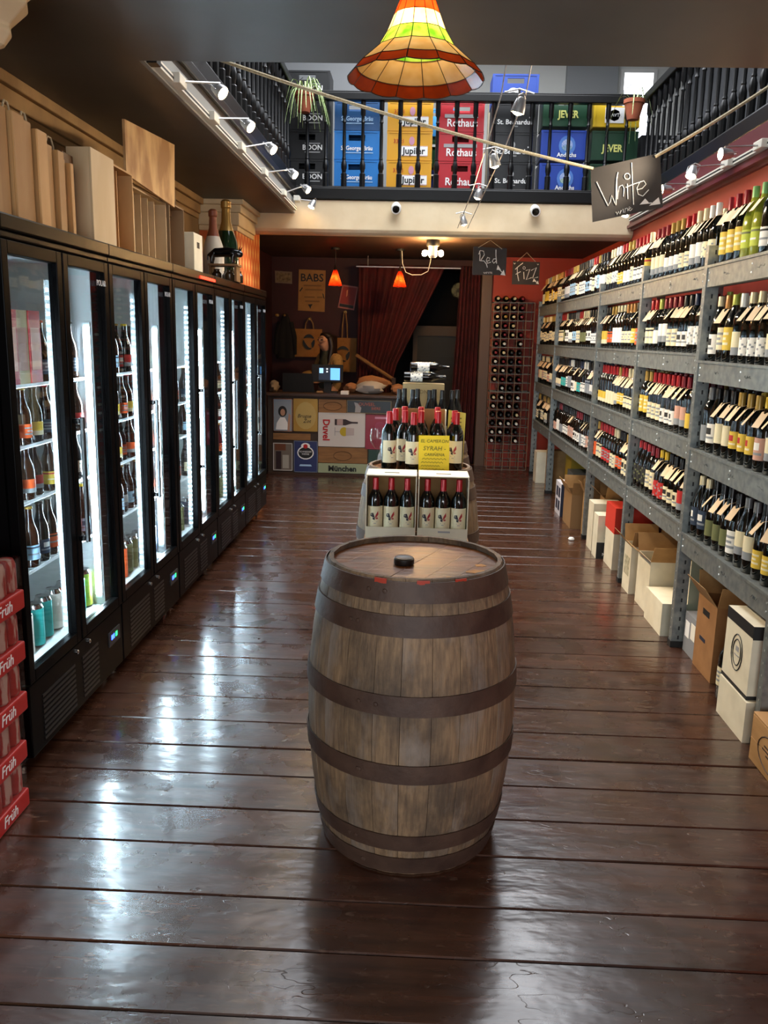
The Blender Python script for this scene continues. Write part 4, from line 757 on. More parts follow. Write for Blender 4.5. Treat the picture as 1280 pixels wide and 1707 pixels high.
# ------------------------------------------------------------------ things on top of the coolers
TZ = 1.876
def wbox(label, y0, y1, h, xf=-1.36, d=.12, m=PLY, handle=False, lean=0, grooves=0):
    yc = (y0 + y1) / 2; t = thing('wooden_wine_box', label, 'box', (xf - d / 2, yc, TZ), 0, 'wooden wine boxes on the coolers'); w_ = (y1 - y0) / 2 - .002; e = .008
    part('front_panel', MB().box(d / 2 - e, d / 2, -w_, w_, 0, h), m, t, world=False, bevel=.0015); part('back_panel', MB().box(-d / 2, -d / 2 + e, -w_, w_, 0, h), m, t, world=False)
    for s in (-1, 1): part('side_panel', MB().box(-d / 2 + e, d / 2 - e, s * w_ if s < 0 else w_ - e, (-w_ + e) if s < 0 else w_, 0, h), m, t, world=False)
    part('base', MB().box(-d / 2 + e, d / 2 - e, -w_ + e, w_ - e, 0, e), m, t, world=False); part('lid', MB().box(-d / 2 + e, d / 2 - e, -w_ + e, w_ - e, h - .012, h - .004), m, t, world=False)
    if handle: part('rope_handle', MB().tube([(0, -w_ * .75, h - .01), (0, -w_ * .7, h + .03), (0, -w_ * .3, h + .06), (0, w_ * .3, h + .06), (0, w_ * .7, h + .03), (0, w_ * .75, h - .01)], .004, 6), ROPE, t, world=False)
    return t
yy = 2.66; ws = [(.14, .36, 0), (.09, .355, 1), (.085, .35, 0), (.085, .35, 1), (.08, .335, 1), (.075, .31, 0), (.055, .30, 0), (.045, .285, 0), (.03, .275, 0)]
for k, (w_, h, hd) in enumerate(ws): wbox('tall honey-coloured wooden wine box, %s from the near end of the coolers' % ORD[k + 1], yy, yy + w_, h, -1.345 - (.018 if k % 2 else 0), .13, PLY, hd); yy += w_ + .006
wbox('brown wooden wine box with rope handle beside the pale panel', 3.42, 3.53, .33, -1.40, .14, mat('brown_ply', '#7b5a38', .6, col2='#6c4e30', scale=4), True)
wbox('pale wooden wine box with a whitish front panel', 3.535, 3.80, .37, -1.33, .1, PALE)
def slotbox(label, y0, y1, h, xf, n, m, lean=0):
    t = thing('wooden_divider_box', label, 'box', (xf - .06, (y0 + y1) / 2, TZ), 0, 'wooden divider boxes on the coolers'); w_ = (y1 - y0) / 2
    part('back_panel', MB().box(-.06, -.052, -w_, w_, 0, h), m, t, world=False); part('top_panel', MB().box(-.052, .06, -w_, w_, h - .008, h), m, t, world=False); part('base', MB().box(-.052, .06, -w_, w_, 0, .008), m, t, world=False)
    for k in range(n + 1): y = -w_ + 2 * (w_ - .004) * k / n; part('divider', MB().box(-.052, .06 - (.03 if 0 < k < n else 0), y, y + .008, .008, h - .008), m, t, world=False)
    return t
slotbox('narrow open wooden divider box left of the plywood sheet', 3.815, 4.07, .36, -1.34, 2, PLY); slotbox('wide open wooden divider box standing under the plywood sheet', 4.12, 4.80, .34, -1.40, 6, PALE)
mb = MB(); mb.poly([(-1.36, 4.05, 2.235), (-1.36, 4.83, 2.20), (-1.36, 4.86, 2.53), (-1.36, 4.05, 2.47)], (-.012, 0, 0)); mb.v = [(x, y, z) for x, y, z in mb.v]; o = single('plywood_sheet', mb, mat('swirled_plywood', '#cda671', .5, col2='#9a6d3c', scale=5, stretch=(1, 1.2, .6), detail=5, contrast=(.42, .6)), 'large birch plywood sheet propped upright on the divider box', 'panel', (-1.37, 4.45, 2.22))
slotbox('grey-brown open wooden box right of the plywood sheet', 4.86, 5.16, .36, -1.40, 1, mat('greyed_ply', '#8f7352', .6)); mb = MB(); mb.poly([(-1.47, 5.0, 2.19), (-1.47, 5.28, 2.19), (-1.47, 5.22, 2.42), (-1.47, 4.95, 2.42)], (-.02, 0, 0)); single('brown_board', mb, mat('brown_board', '#6f5236', .6), 'brown wooden board leaning above the grey-brown box', 'board', (-1.48, 5.1, 2.19))
t = thing('white_carton', 'white carton with a dark hand hole on the cooler tops', 'box', (-1.42, 5.27, TZ)); part('carton', MB().box(-1.50, -1.345, 5.17, 5.37, TZ, TZ + .235), CARDW, t, bevel=.004); part('hand_hole', MB().box(-1.3452, -1.344, 5.235, 5.295, TZ + .15, TZ + .185), INKK, t)
# display champagne bottles
def champagne(label, loc, h, body, neck, tilt=0, cat='bottle'):
    t = thing('champagne_bottle', label, cat, loc); s = h / .3; M = Matrix.Rotation(tilt, 4, 'X')
    part('bottle_body', MB().lathe([(.0, 0), (.040 * s, 0), (.045 * s, .006 * s), (.045 * s, .12 * s), (.040 * s, .155 * s), (.026 * s, .195 * s), (.017 * s, .225 * s)], 20, M=M), body, t, smooth=True, world=False); part('foil', MB().lathe([(.0275 * s, .192 * s), (.0175 * s, .226 * s), (.0155 * s, .27 * s), (.019 * s, .275 * s), (.019 * s, .295 * s), (.012 * s, .302 * s)], 16, M=M), neck, t, smooth=True, world=False)
    return t
champagne('giant white-bodied display champagne bottle on the coolers', (-1.47, 6.18, TZ), .50, mat('white_bottle', '#c9bfae', .35), mat('rust_foil', '#8a4a30', .4)); champagne('giant green display champagne bottle with gold foil on the coolers', (-1.43, 6.42, TZ), .60, GL['green'], mat('gold_foil', '#b08a4a', .3, .6)); champagne('dark red display bottle behind the champagne bottles', (-1.62, 5.75, TZ), .42, mat('red_bottle', '#3b0c0e', .3), mat('red_foil', '#7a1a16', .4))
sh2 = thing('small_plank_shelf', 'small wooden plank under the black bull figurine', 'shelf', (-1.34, 5.95, TZ)); part('plank_top', MB().box(-1.44, -1.235, 5.88, 6.02, TZ + .10, TZ + .113), MWOOD, sh2)
for x in (-1.435, -1.26): part('support', MB().box(x, x + .015, 5.89, 6.01, TZ, TZ + .10), MWOOD, sh2)
# bull figurine facing the back of the shop
t = thing('bull_figurine', 'glossy black bull figurine on the small plank above the coolers', 'figurine', (-1.345, 5.95, TZ + .113), -PI / 2); t.scale = (.52, .52, .62); BG = mat('black_glaze', '#070708', .12)
def skinned(name, verts, edges, radii, m, parent, root=0, sub=2, world=False):
    me = bpy.data.meshes.new(name); w0 = wloc(parent) if world else Vector((0, 0, 0)); me.from_pydata([tuple(Vector(v) - w0) for v in verts], edges, []); me.materials.append(m); o = link(name, me, parent); sm = o.modifiers.new('skin', 'SKIN'); sm.use_smooth_shade = True
    for k, r_ in enumerate(radii): me.skin_vertices[0].data[k].radius = (r_, r_) if not hasattr(r_, '__len__') else r_; me.skin_vertices[0].data[k].use_root = (k == root)
    s = o.modifiers.new('sub', 'SUBSURF'); s.levels = sub; s.render_levels = sub; return o
skinned('bull_body', [(0, -.17, .12), (0, -.06, .125), (0, .07, .135), (0, .15, .14), (0, .21, .12), (0, .255, .095), (.04, -.15, .07), (.04, -.16, .0), (-.04, -.15, .07), (-.04, -.16, .0), (.04, .12, .07), (.04, .13, .0), (-.04, .12, .07), (-.04, .13, .0), (0, -.21, .10), (0, -.215, .04)],
 [(0, 1), (1, 2), (2, 3), (3, 4), (4, 5), (0, 6), (6, 7), (0, 8), (8, 9), (3, 10), (10, 11), (3, 12), (12, 13), (0, 14), (14, 15)], [.055, .055, .06, .06, .042, .03, .022, .016, .022, .016, .022, .016, .022, .016, .01, .008], BG, t, 1)
for s in (-1, 1): part('horn', MB().tube([(s * .025, .215, .15), (s * .055, .22, .165), (s * .065, .235, .195)], [.01, .008, .002], 6), BG, t, world=False)
for k, (y, x) in enumerate(((5.93, -1.39), (5.97, -1.31), (6.10, -1.36), (6.12, -1.28))): mb = MB(); mb.lathe([(.03, 0), (.032, .004), (.032, .05), (.02, .066), (.02, .078), (.021, .08)], 12); o = link('small_jar', mb.mesh('small_jar', mat('jar_%d' % k, ['#3a2a1c', '#5a4630', '#8a8276', '#2a1c14'][k], .2), True), None, (x, y, TZ)); tag(o, '%s small jar under the plank on the coolers, %s from the camera' % (['dark brown', 'tan', 'pale grey', 'blackish'][k], ORD[k + 1]), 'jar', 'jars under the plank')
mb = MB(); mb.box(-1.266, -1.262, 4.98, 5.34, 1.835, 1.85); single('red_light_strip', mb, glow('red_led', '#ff2a18', 3), 'glowing red light strip along the cooler top edge', 'light', (-1.264, 5.16, 1.84))

# ------------------------------------------------------------------ shrink-wrapped beer can trays, left foreground
WRAP = mat('shrink_wrapped_cans', '#a83a34', .3, col2='#c9a99a', scale=16, stretch=(1, 2.2, .45), bump=.5, bscale=18, contrast=(.47, .53)); TRAYR = mat('red_tray', '#b9231f', .5); 
for k in range(5):
    z = .169 * k; t = thing('beer_can_tray', 'red shrink-wrapped tray of Früh beer cans, %s of the stack' % ['bottom', 'second from bottom', 'middle', 'second from top', 'top'][k], 'beer tray', (-1.43, 2.25, z), 0, 'trays of beer cans'); dx = [0, .004, .016, .02, .028][k]
    part('tray', MB().box(-1.63 + dx, -1.225 + dx, 2.04, 2.46, z + .001, z + .062), TRAYR, t, bevel=.006)
    mb = MB(); n = 6
    for j in range(n):
        for i in range(1, 6): mb.lathe([(.026, z + .062), (.032, z + .07), (.032, z + .148), (.026, z + .164), (.024, z + .165)], 12, M=Matrix.Translation((-1.265 + dx - .068 * i, 2.085 + j * .068, 0)))
    part('cans', mb, [WRAP], t, smooth=True, kind='stuff')
    for j in range(n): mb = MB(); mb.lathe([(.026, z + .062), (.032, z + .07), (.032, z + .148), (.026, z + .164), (.024, z + .165)], 14, M=Matrix.Translation((-1.265 + dx, 2.085 + j * .068, 0))); part('can', mb, WRAP, t, smooth=True)
    part('film', MB().box(-1.63 + dx, -1.229 + dx, 2.045, 2.456, z + .06, z + .168), thin_glass('shrink_film', (.95, .9, .9)), t)
    text('Früh', .05, INKW, (-1.2245 + dx, 2.33, z + .032), FACE_RIGHT, t, shear=.2)

# ------------------------------------------------------------------ cartons on the floor under the shelving
def carton(name, label, x0, x1, y0, y1, z0, z1, m, cat='box', flaps=None, bands=(), texts=(), inside=CARDD, top=None, labels=()):
    t = thing(name, label, cat, ((x0 + x1) / 2, (y0 + y1) / 2, z0), 0, 'cartons on the floor under the shelving'); e = .005
    mb = MB(); mb.box(x0, x0 + e, y0, y1, z0, z1); mb.box(x1 - e, x1, y0, y1, z0, z1); mb.box(x0 + e, x1 - e, y0, y0 + e, z0, z1); mb.box(x0 + e, x1 - e, y1 - e, y1, z0, z1); mb.box(x0 + e, x1 - e, y0 + e, y1 - e, z0, z0 + e)
    if not flaps: mb.box(x0 + e, x1 - e, y0 + e, y1 - e, z1 - e, z1)
    part('carton', mb, m, t)
    if top: part('lid', MB().box(x0 - .001, x1 + .001, y0 - .001, y1 + .001, z1 - .002, z1 + .003), top, t)
    if flaps:
        L_ = flaps
        for f in ('near', 'far', 'aisle', 'wall'):
            ang = {'near': .5, 'far': -.35, 'aisle': .9, 'wall': -.2}[f] * L_; h = .11
            if f in ('near', 'far'):
                y = y0 if f == 'near' else y1; s = -1 if f == 'near' else 1; P = [(x0, y, z1), (x1, y, z1), (x1, y + s * h * math.sin(abs(ang)), z1 + h * math.cos(ang)), (x0, y + s * h * math.sin(abs(ang)), z1 + h * math.cos(ang))]; th = (0, .003, .0)
            else:
                x = x0 if f == 'aisle' else x1; s = -1 if f == 'aisle' else 1; P = [(x, y0, z1), (x, y1, z1), (x + s * h * math.sin(abs(ang)), y1, z1 + h * math.cos(ang)), (x + s * h * math.sin(abs(ang)), y0, z1 + h * math.cos(ang))]; th = (.003, 0, 0)
            mb = MB(); mb.poly(P, th); part('flap', mb, m if m in (CARD,) else CARD, t)
    for face, a0, a1, b0, b1, mm in bands:   # coloured printed areas: fractions of the face
        if face == 'x': part('print', MB().box(x0 - .0012, x0, y0 + (y1 - y0) * a0, y0 + (y1 - y0) * a1, z0 + (z1 - z0) * b0, z0 + (z1 - z0) * b1), mm, t)
        else: part('print', MB().box(x0 + (x1 - x0) * a0, x0 + (x1 - x0) * a1, y0 - .0012, y0, z0 + (z1 - z0) * b0, z0 + (z1 - z0) * b1), mm, t)
    for face, s, size, a, b, mm in texts:
        if face == 'x': text(s, size, mm, (x0 - .0022, y0 + (y1 - y0) * a, z0 + (z1 - z0) * b), FACE_LEFT, t)
        else: text(s, size, mm, (x0 + (x1 - x0) * a, y0 - .0022, z0 + (z1 - z0) * b), FACE_FRONT, t)
    return t
PINE = mat('pine_crate', '#b58a57', .6, col2='#9c7342', scale=4, stretch=(4, .7, 4)); GREYC = mat('grey_card', '#84868a', .7, rnd=0); DGREEN = mat('dark_green_card', '#353f38', .6); REDC = mat('orange_red_card', '#c8301c', .6); NAVY = mat('navy_card', '#1e2438', .6); KR = mat('kraft_paper', '#9c6f42', .8, col2='#8d6238', scale=10)
# nearest: pine crate with a branded oval
t = thing('pine_wine_crate', 'pine wine crate with burnt oval mark at right foreground', 'crate', (1.45, 2.76, 0)); part('side_board', MB().box(1.30, 1.312, 2.5, 2.98, .0, .088), PINE, t, bevel=.002); part('side_board', MB().box(1.30, 1.312, 2.5, 2.98, .09, .178), PINE, t, bevel=.002); part('end_board', MB().box(1.312, 1.65, 2.968, 2.98, 0, .178), PINE, t); part('end_board', MB().box(1.312, 1.65, 2.5, 2.512, 0, .178), PINE, t); part('back_board', MB().box(1.638, 1.65, 2.512, 2.968, 0, .178), PINE, t); part('lid', MB().box(1.30, 1.65, 2.5, 2.98, .179, .188), PINE, t, bevel=.002)
BURN = mat('burnt_brand', '#3a2412', .7); part('brand_mark', MB().tube([(1.2992, 2.79 + .12 * math.cos(2 * PI * j / 20), .09 + .065 * math.sin(2 * PI * j / 20)) for j in range(21)], .0025, 4), BURN, t)
for z, w_ in ((.105, .07), (.09, .085), (.075, .05)): part('brand_print', MB().box(1.299, 1.2999, 2.79 - w_, 2.79 + w_, z, z + .006), BURN, t)
carton('wine_carton', 'plain white carton at the bottom of the near right stack', 1.318, 1.56, 3.095, 3.385, 0, .168, CARDW)
t = carton('wine_carton', 'white carton with black lid and oval logo stacked on a white carton', 1.325, 1.55, 3.12, 3.39, .17, .47, CARDW, bands=[('x', 0, 1, .84, 1, INKK), ('y', 0, 1, .82, 1, INKK), ('x', 0, 1, 0, .05, INKK), ('y', 0, 1, 0, .05, INKK)])
for rr in (1, .72): part('oval_logo', MB().tube([(1.3235, 3.255 + .055 * rr * math.cos(2 * PI * j / 20), .315 + .075 * rr * math.sin(2 * PI * j / 20)) for j in range(21)], .0022, 4), INKK, t)
part('logo_print', MB().box(1.3238, 1.3249, 3.23, 3.28, .30, .305).box(1.3238, 1.3249, 3.24, 3.27, .32, .34), GREY, t)
bottle('wine_bottle', 'single wine bottle with cream label standing on floor between cartons', 'bordeaux', 'dark', 'black', 'cream', (1.40, 3.53, 0), -PI / 2, 'bottle on the floor', None, 0)
t = carton('kraft_carton', 'kraft carton with hand hole and torn open top', 1.39, 1.6, 3.68, 3.93, 0, .36, KR, flaps=.7, bands=[('x', .35, .7, .78, .86, INKK), ('x', .45, .75, .42, .47, NAVY)], texts=[])
carton('grey_carton', 'low grey carton with white stickers beside the near upright', 1.40, 1.62, 3.95, 4.12, 0, .205, GREYC, bands=[('x', .55, .9, .4, .8, INKW), ('x', .05, .42, .45, .85, PAPER)])
carton('green_carton', 'tall dark green carton behind the low grey carton', 1.46, 1.72, 4.13, 4.285, 0, .44, DGREEN, texts=[('y', 'BLOCK 50', .03, .35, .62, INKW)])
carton('wine_carton', 'low white carton just beyond the near upright', 1.335, 1.62, 4.30, 4.62, 0, .18, CARDW)
t = carton('wine_carton', 'open white carton with a bottle neck showing and kraft flaps', 1.36, 1.60, 4.66, 4.93, 0, .31, CARDW, flaps=1)
bottle('wine_bottle', 'wine bottle with red capsule inside the open white carton', 'bordeaux', 'dark', 'red', 'cream', (1.43, 4.75, .02), -PI / 2, 'bottle in a carton', None, 0)
carton('wine_carton', 'small white carton standing on the low white carton by the upright', 1.50, 1.62, 4.32, 4.52, .182, .36, CARDW)
t = carton('wine_carton', 'cream carton with printed vineyard picture and open flaps', 1.35, 1.56, 5.05, 5.22, 0, .30, CARDW, flaps=.8, bands=[('x', .15, .85, .35, .75, mat('picture_print', '#8f8a72', .7, col2='#c9c2a4', scale=60))])
carton('wine_carton', 'narrow cream carton underneath the red carton', 1.37, 1.6, 5.60, 5.85, 0, .25, CARDW); carton('red_carton', 'bright orange-red carton stacked on a narrow cream carton', 1.37, 1.62, 5.60, 5.88, .252, .43, REDC)
carton('red_carton', 'dark red carton deep under the third bay', 1.64, 1.76, 4.98, 5.27, 0, .42, mat('deep_red_card', '#6f1a14', .6))
t = carton('wine_carton', 'white and black carton lettered CAL', 1.325, 1.55, 5.90, 6.05, 0, .315, CARDW, bands=[('y', 0, 1, 0, .38, INKK)], texts=[('y', 'CAL', .055, .45, .48, GREY), ('y', 'NATURE', .03, .45, .1, INKW)])
carton('wine_carton', 'thin cream carton behind the CAL carton', 1.335, 1.55, 6.12, 6.30, 0, .36, CARDW)
carton('kraft_carton', 'tall kraft carton with an upright open flap by the third upright', 1.37, 1.6, 6.58, 6.70, 0, .34, CARD, flaps=.5); carton('kraft_carton', 'open kraft carton with rounded inner flaps behind the cream cartons', 1.46, 1.70, 6.32, 6.50, 0, .36, CARD, flaps=.9)
carton('kraft_carton', 'closed brown carton with one raised lid flap', 1.31, 1.60, 6.86, 7.22, 0, .285, mat('brown_carton', '#8f6c44', .8), bands=[('y', .45, .5, .06, .16, INKK)], flaps=.55)
carton('wine_carton', 'white carton printed with black squares', 1.305, 1.55, 7.34, 7.62, 0, .29, mat('cool_white_card', '#cfcfd6', .6), bands=[('x', .15, .45, .55, .85, NAVY), ('x', .55, .85, .55, .85, NAVY), ('x', .15, .45, .15, .45, NAVY), ('x', .55, .85, .15, .45, NAVY), ('y', 0, 1, 0, 1, NAVY)])
carton('grey_carton', 'slate grey carton with white stickers in the fourth bay', 1.46, 1.74, 7.66, 7.95, 0, .34, mat('slate_card', '#4c5254', .7), bands=[('y', .1, .4, .7, .9, INKW), ('y', .5, .8, .7, .9, INKW)]); carton('yellow_carton', 'mustard yellow carton deep in the fourth bay', 1.50, 1.76, 8.0, 8.3, 0, .46, mat('mustard_card', '#a08420', .7)); carton('kraft_carton', 'tall brown carton against the fourth upright', 1.37, 1.56, 8.54, 8.7, 0, .43, CARD); carton('wine_carton', 'white carton in the farthest bay beside the wine rack', 1.33, 1.55, 9.1, 9.3, 0, .34, CARDW)
single('crumpled_tissue', MB().lathe([(.0, 0), (.02, .0), (.026, .01), (.018, .022), (.0, .026)], 7, M=Matrix.Translation((1.25, 6.45, 0))), WHITE, 'small crumpled white paper on the floor by the third upright', 'paper', (1.25, 6.45, 0), smooth=False)

# ------------------------------------------------------------------ display in the middle of the aisle
barrel((.03, 4.27, 0), 'oak barrel behind the foreground barrel carrying red-capped wine', seed=9); barrel((.06, 5.35, 0), 'farthest oak barrel carrying dark bottles and a tan carton', seed=12)
st = thing('slatted_crate', 'wooden slatted crate hidden under the two open wine cartons', 'crate', (.02, 3.82, 0))
for z in (0, .125, .25, .375, .5): part('slat', MB().box(-.22, .26, 3.72, 3.73, z, z + .11), MWOOD, st); part('slat', MB().box(-.22, .26, 3.91, 3.92, z, z + .11), MWOOD, st)
for x in (-.22, .25): part('end_panel', MB().box(x, x + .01, 3.73, 3.91, 0, .61), MWOOD, st)
part('top', MB().box(-.22, .26, 3.72, 3.92, .61, .62), MWOOD, st)
CARR = CARDW
BUT = [mat('butterfly_red', '#a3262a', .6), mat('butterfly_dark', '#2c2a33', .6)]
bmb = MB(); R = .0375 + .0012
def onb(u, v): a = u / R; return Vector((R * math.sin(a), -R * math.cos(a), v))
for pts, mi in (([(-.0, .104), (-.008, .128), (-.022, .125), (-.024, .112), (-.012, .106)], 1), ([(0, .104), (.004, .118), (.016, .138), (.018, .120), (.010, .108)], 0), ([(0, .104), (.012, .106), (.017, .098), (.006, .096)], 0), ([(0, .104), (-.012, .104), (-.010, .094), (0, .092)], 1)): bmb.quad(*[onb(*p) for p in pts], mi=mi)
BUTME = bmb.mesh('butterfly_print', BUT); tmb = MB()
for z, w_ in ((.082, .024), (.074, .012)): tmb.quad(onb(-w_ / 2, z), onb(w_ / 2, z), onb(w_ / 2, z + .003), onb(-w_ / 2, z + .003))
TXME = tmb.mesh('label_print', GREY)
def syrah(label, loc, rz=0): o = bottle('wine_bottle', label, 'bordeaux', 'dark', 'red', 'cream', loc, rz, 'red-capped wine on the aisle display', None, 5, (.05, .16)); link('butterfly_print', BUTME, o); link('label_print', TXME, o); return o
MATS['capsule_red'].node_tree.nodes['Principled BSDF'].inputs['Roughness'].default_value = .3
for i, (x0, x1, lab) in enumerate(((-.212, .016, 'left'), (.024, .252, 'right'))):
    t = thing('open_wine_carton', 'open white display carton, %s of the two holding three bottles' % lab, 'box', ((x0 + x1) / 2, 3.82, .62)); e = .004; z0, z1 = .62, .915
    part('front_lip', MB().box(x0, x1, 3.722, 3.722 + e, z0, z0 + .062), CARDW, t); part('back_panel', MB().box(x0, x1, 3.912, 3.916, z0, z1), CARD, t); part('base', MB().box(x0, x1, 3.726, 3.912, z0, z0 + .004), CARD, t)
    for x in (x0, x1 - e): mb = MB(); mb.poly([(x, 3.726, z0), (x, 3.912, z0), (x, 3.912, z1), (x, 3.82, z1), (x, 3.735, z1 - .01), (x, 3.726, z0 + .10)], (e, 0, 0)); part('side_panel', mb, CARDW, t)
    part('top_panel', MB().box(x0, x1, 3.735, 3.912, z1, z1 + .004), CARDW, t); part('handle_slot', MB().box(x0 + .08, x1 - .08, 3.80, 3.82, z1 + .004, z1 + .0045), INKK, t)
    if i: part('lip_print', MB().box((x0 + x1) / 2 - .02, (x0 + x1) / 2 + .035, 3.7212, 3.7219, z0 + .042, z0 + .05), GREY, t)
    for j in range(3): o = syrah('red-capped wine bottle with butterfly label, %s of three in %s open carton' % (['left', 'middle', 'right'][j], lab), (x0 + .042 + .072 * j, 3.768, z0 + .005), .25 if (i == 0 and j == 2) else 0); o.scale = (.92, .92, .93)
ZB = .8732
for k, (x, y, rz, lab) in enumerate(((-.125, 4.12, .5, 'far left of barrel'), (-.005, 4.09, 0, 'centre front of barrel'), (-.05, 4.19, -.3, 'behind the front centre bottle'), (.03, 4.20, 0, 'directly behind the yellow price card'), (.115, 4.2, 0, 'right behind the yellow price card'), (.205, 4.16, -.4, 'far right of barrel'), (.2, 4.26, 0, 'second row right of barrel'), (-.1, 4.30, 0, 'second row left of barrel'))):
    o = syrah('red-capped butterfly wine bottle standing %s' % lab, (x, y, ZB), rz)
t = thing('open_wine_carton', 'brown open carton with bottles behind the yellow price card', 'box', (.03, 4.38, ZB)); part('back_panel', MB().box(-.1, .16, 4.43, 4.434, ZB, ZB + .29), CARD, t); part('base', MB().box(-.1, .16, 4.33, 4.43, ZB, ZB + .004), CARD, t)
for x in (-.1, .156): part('side_panel', MB().box(x, x + .004, 4.33, 4.43, ZB, ZB + .29), CARDW, t)
for j in range(3): o = syrah('red-capped bottle, %s of three inside the brown open carton' % ['left', 'middle', 'right'][j], (-.055 + .085 * j, 4.38, ZB + .005))
YC = mat('yellow_card', '#f2d413', .6); GI = mat('olive_marker', '#6d6a1c', .7)
t = thing('price_card', 'bright yellow handwritten price card for El Cameron Syrah', 'price card', (.1, 4.03, .86)); mb = MB(); mb.poly([(.024, 4.03, .862), (.172, 4.03, .856), (.168, 4.045, 1.068), (.02, 4.045, 1.066)], (0, .0012, 0)); part('card', mb, YC, t)
mb = MB(); mb.poly([(.04, 4.06, .858), (.15, 4.06, .858), (.15, 4.046, .99), (.04, 4.046, .99)], (0, .001, 0)); part('strut', mb, YC, t)
for s, sz, z in (('EL CAMERON', .022, 1.04), ('SYRAH -', .03, 1.005), ('CARIÑENA', .02, .975), ('9.50', .026, .882)): l = text(s, sz, GI, (.097, 4.029 + (z - .862) * .07 - .001, z), (PI / 2 - .07, 0, 0), t, shear=.15)
for z, x0, x1 in ((.955, .04, .155), (.938, .035, .14), (.921, .035, .125), (.904, .035, .15)):
    part('writing', MB().tube([(x0 + (x1 - x0) * j / 14, 4.0285 + (z - .862) * .07, z + (.004 if j % 2 else -.003)) for j in range(15)], .0011, 4), GI, t)
t = thing('price_card', 'smaller yellow price card behind, beside the right bottles', 'price card', (.2, 4.36, 1.0)); mb = MB(); mb.poly([(.165, 4.36, ZB), (.255, 4.36, ZB), (.262, 4.375, 1.15), (.172, 4.375, 1.165)], (0, .0012, 0)); part('card', mb, mat('pale_yellow_card', '#e8d55a', .6), t)
for z in (1.12, 1.10, 1.08, 1.06): part('writing', MB().box(.185, .24, 4.3690 - (1.12 - z) * .05, 4.3695 - (1.12 - z) * .05, z, z + .006), GI, t)
for k, (x, y) in enumerate(((-.14, 5.2), (-.105, 5.28), (-.045, 5.19), (-.01, 5.27), (.075, 5.18), (.11, 5.26), (.165, 5.19), (.235, 5.2), (.275, 5.27))): bottle('wine_bottle', 'dark wine bottle with white-ringed black capsule, %s from left on far barrel' % ORD[k + 1], 'burgundy', 'black', 'black', 'cream' if k % 3 == 0 else None, (x * .86 + .02, y, ZB), 0, 'dark bottles on the far barrel', None, 5, (.19, .21) if False else (.05, .11), scale=(.95, .95, 1.15)); 
t = carton('tan_carton', 'tan carton lettered SIMONSIG behind dark bottles on far barrel', -.085, .18, 5.4, 5.52, ZB, 1.24, mat('tan_card', '#9d8a62', .7), texts=[('y', 'SIMONSIG', .035, .5, .86, mat('tan_ink', '#6d5c3a', .7))])
for k in range(3): 
    mb = MB(); mb.lathe(PROF['bordeaux'], 12); o = link('wine_bottle', mb.mesh('wine_bottle', GL['black'], True), None, (-.08 + .02 * k, 5.425 + .04 * (k % 2), 1.282 + (.0 if k < 2 else .062)), (0, PI / 2, .05 * k)); o.scale = (.8, .8, .85); tag(o, 'dark bottle lying on the tan carton, %s' % ['front', 'back', 'resting on the other two'][k], 'bottle', 'bottles lying on the tan carton'); link('paper_label', label_mesh('bordeaux', 'white', 4, .05, .14), o)
mb = MB(); mb.lathe([(.032, 0), (.03, .002), (.004, .006), (.0035, .085), (.012, .095), (.034, .125), (.038, .16), (.031, .2), (.03, .2), (.037, .16), (.033, .126), (.01, .098)], 16, cap=False); o = link('wine_glass', mb.mesh('wine_glass', thin_glass('crystal', (.96, .97, .97)), True), None, (-.19, 4.27, ZB)); tag(o, 'empty wine glass on the left edge of the middle barrel', 'glass')

# ------------------------------------------------------------------ counter at the back
ct = thing('shop_counter', 'dark wooden shop counter covered with tin signs at the back', 'counter', (-.85, 9.5, 0)); part('worktop', MB().box(-1.66, -.08, 9.16, 9.74, .87, .90), DWOOD, ct, bevel=.004); part('front_panel', MB().box(-1.62, -.12, 9.20, 9.22, .0, .87), mat('counter_front', '#3a2a1c', .6), ct)
for x in (-1.62, -.14): part('side_panel', MB().box(x, x + .02, 9.22, 9.75, 0, .87), MATS['counter_front'], ct)
part('kick_board', MB().box(-1.62, -.12, 9.195, 9.2, 0, .03), DWOOD, ct)
def tin(label, x0, x1, z0, z1, m, cat='tin sign', rim=None, th=.008, y=9.188):
    t = thing('wall_sign', label, cat, ((x0 + x1) / 2, y, z0), 0, 'signs on the counter front'); part('plate', MB().box(x0, x1, y, y + th, z0, z1), m, t, bevel=.003)
    if rim: part('rim', MB().box(x0, x1, y - .003, y, z1 - .008, z1).box(x0, x1, y - .003, y, z0, z0 + .008).box(x0, x0 + .008, y - .003, y, z0, z1).box(x1 - .008, x1, y - .003, y, z0, z1), rim, t)
    return t
def dab(t, name, pts, m, y=9.187): mb = MB(); mb.poly([(x, y, z) for x, z in pts], (0, .001, 0)); return part(name, mb, m, t)
def ell(cx, cz, rx, rz, n=18, a0=0, a1=2 * PI): return [(cx + rx * math.cos(a0 + (a1 - a0) * j / n), cz + rz * math.sin(a0 + (a1 - a0) * j / n)) for j in range(n + (0 if a1 - a0 >= 2 * PI - .01 else 1))]
SKIN = mat('skin', '#b98a70', .55); SKIP = mat('painted_skin', '#b5896f', .6); GOLD = mat('gold_tin', '#a8843a', .35, .4); BLUET = mat('navy_tin', '#1c2a5e', .4); SILT = mat('pale_blue_tin', '#8f9aa3', .4, .2); WHT = mat('white_tin', '#c9c6c0', .35); CRIM = mat('crimson_tin', '#8a1830', .4); DKT = mat('dark_tin', '#1a2024', .4); PGRN = mat('pale_green_board', '#9aa584', .6)
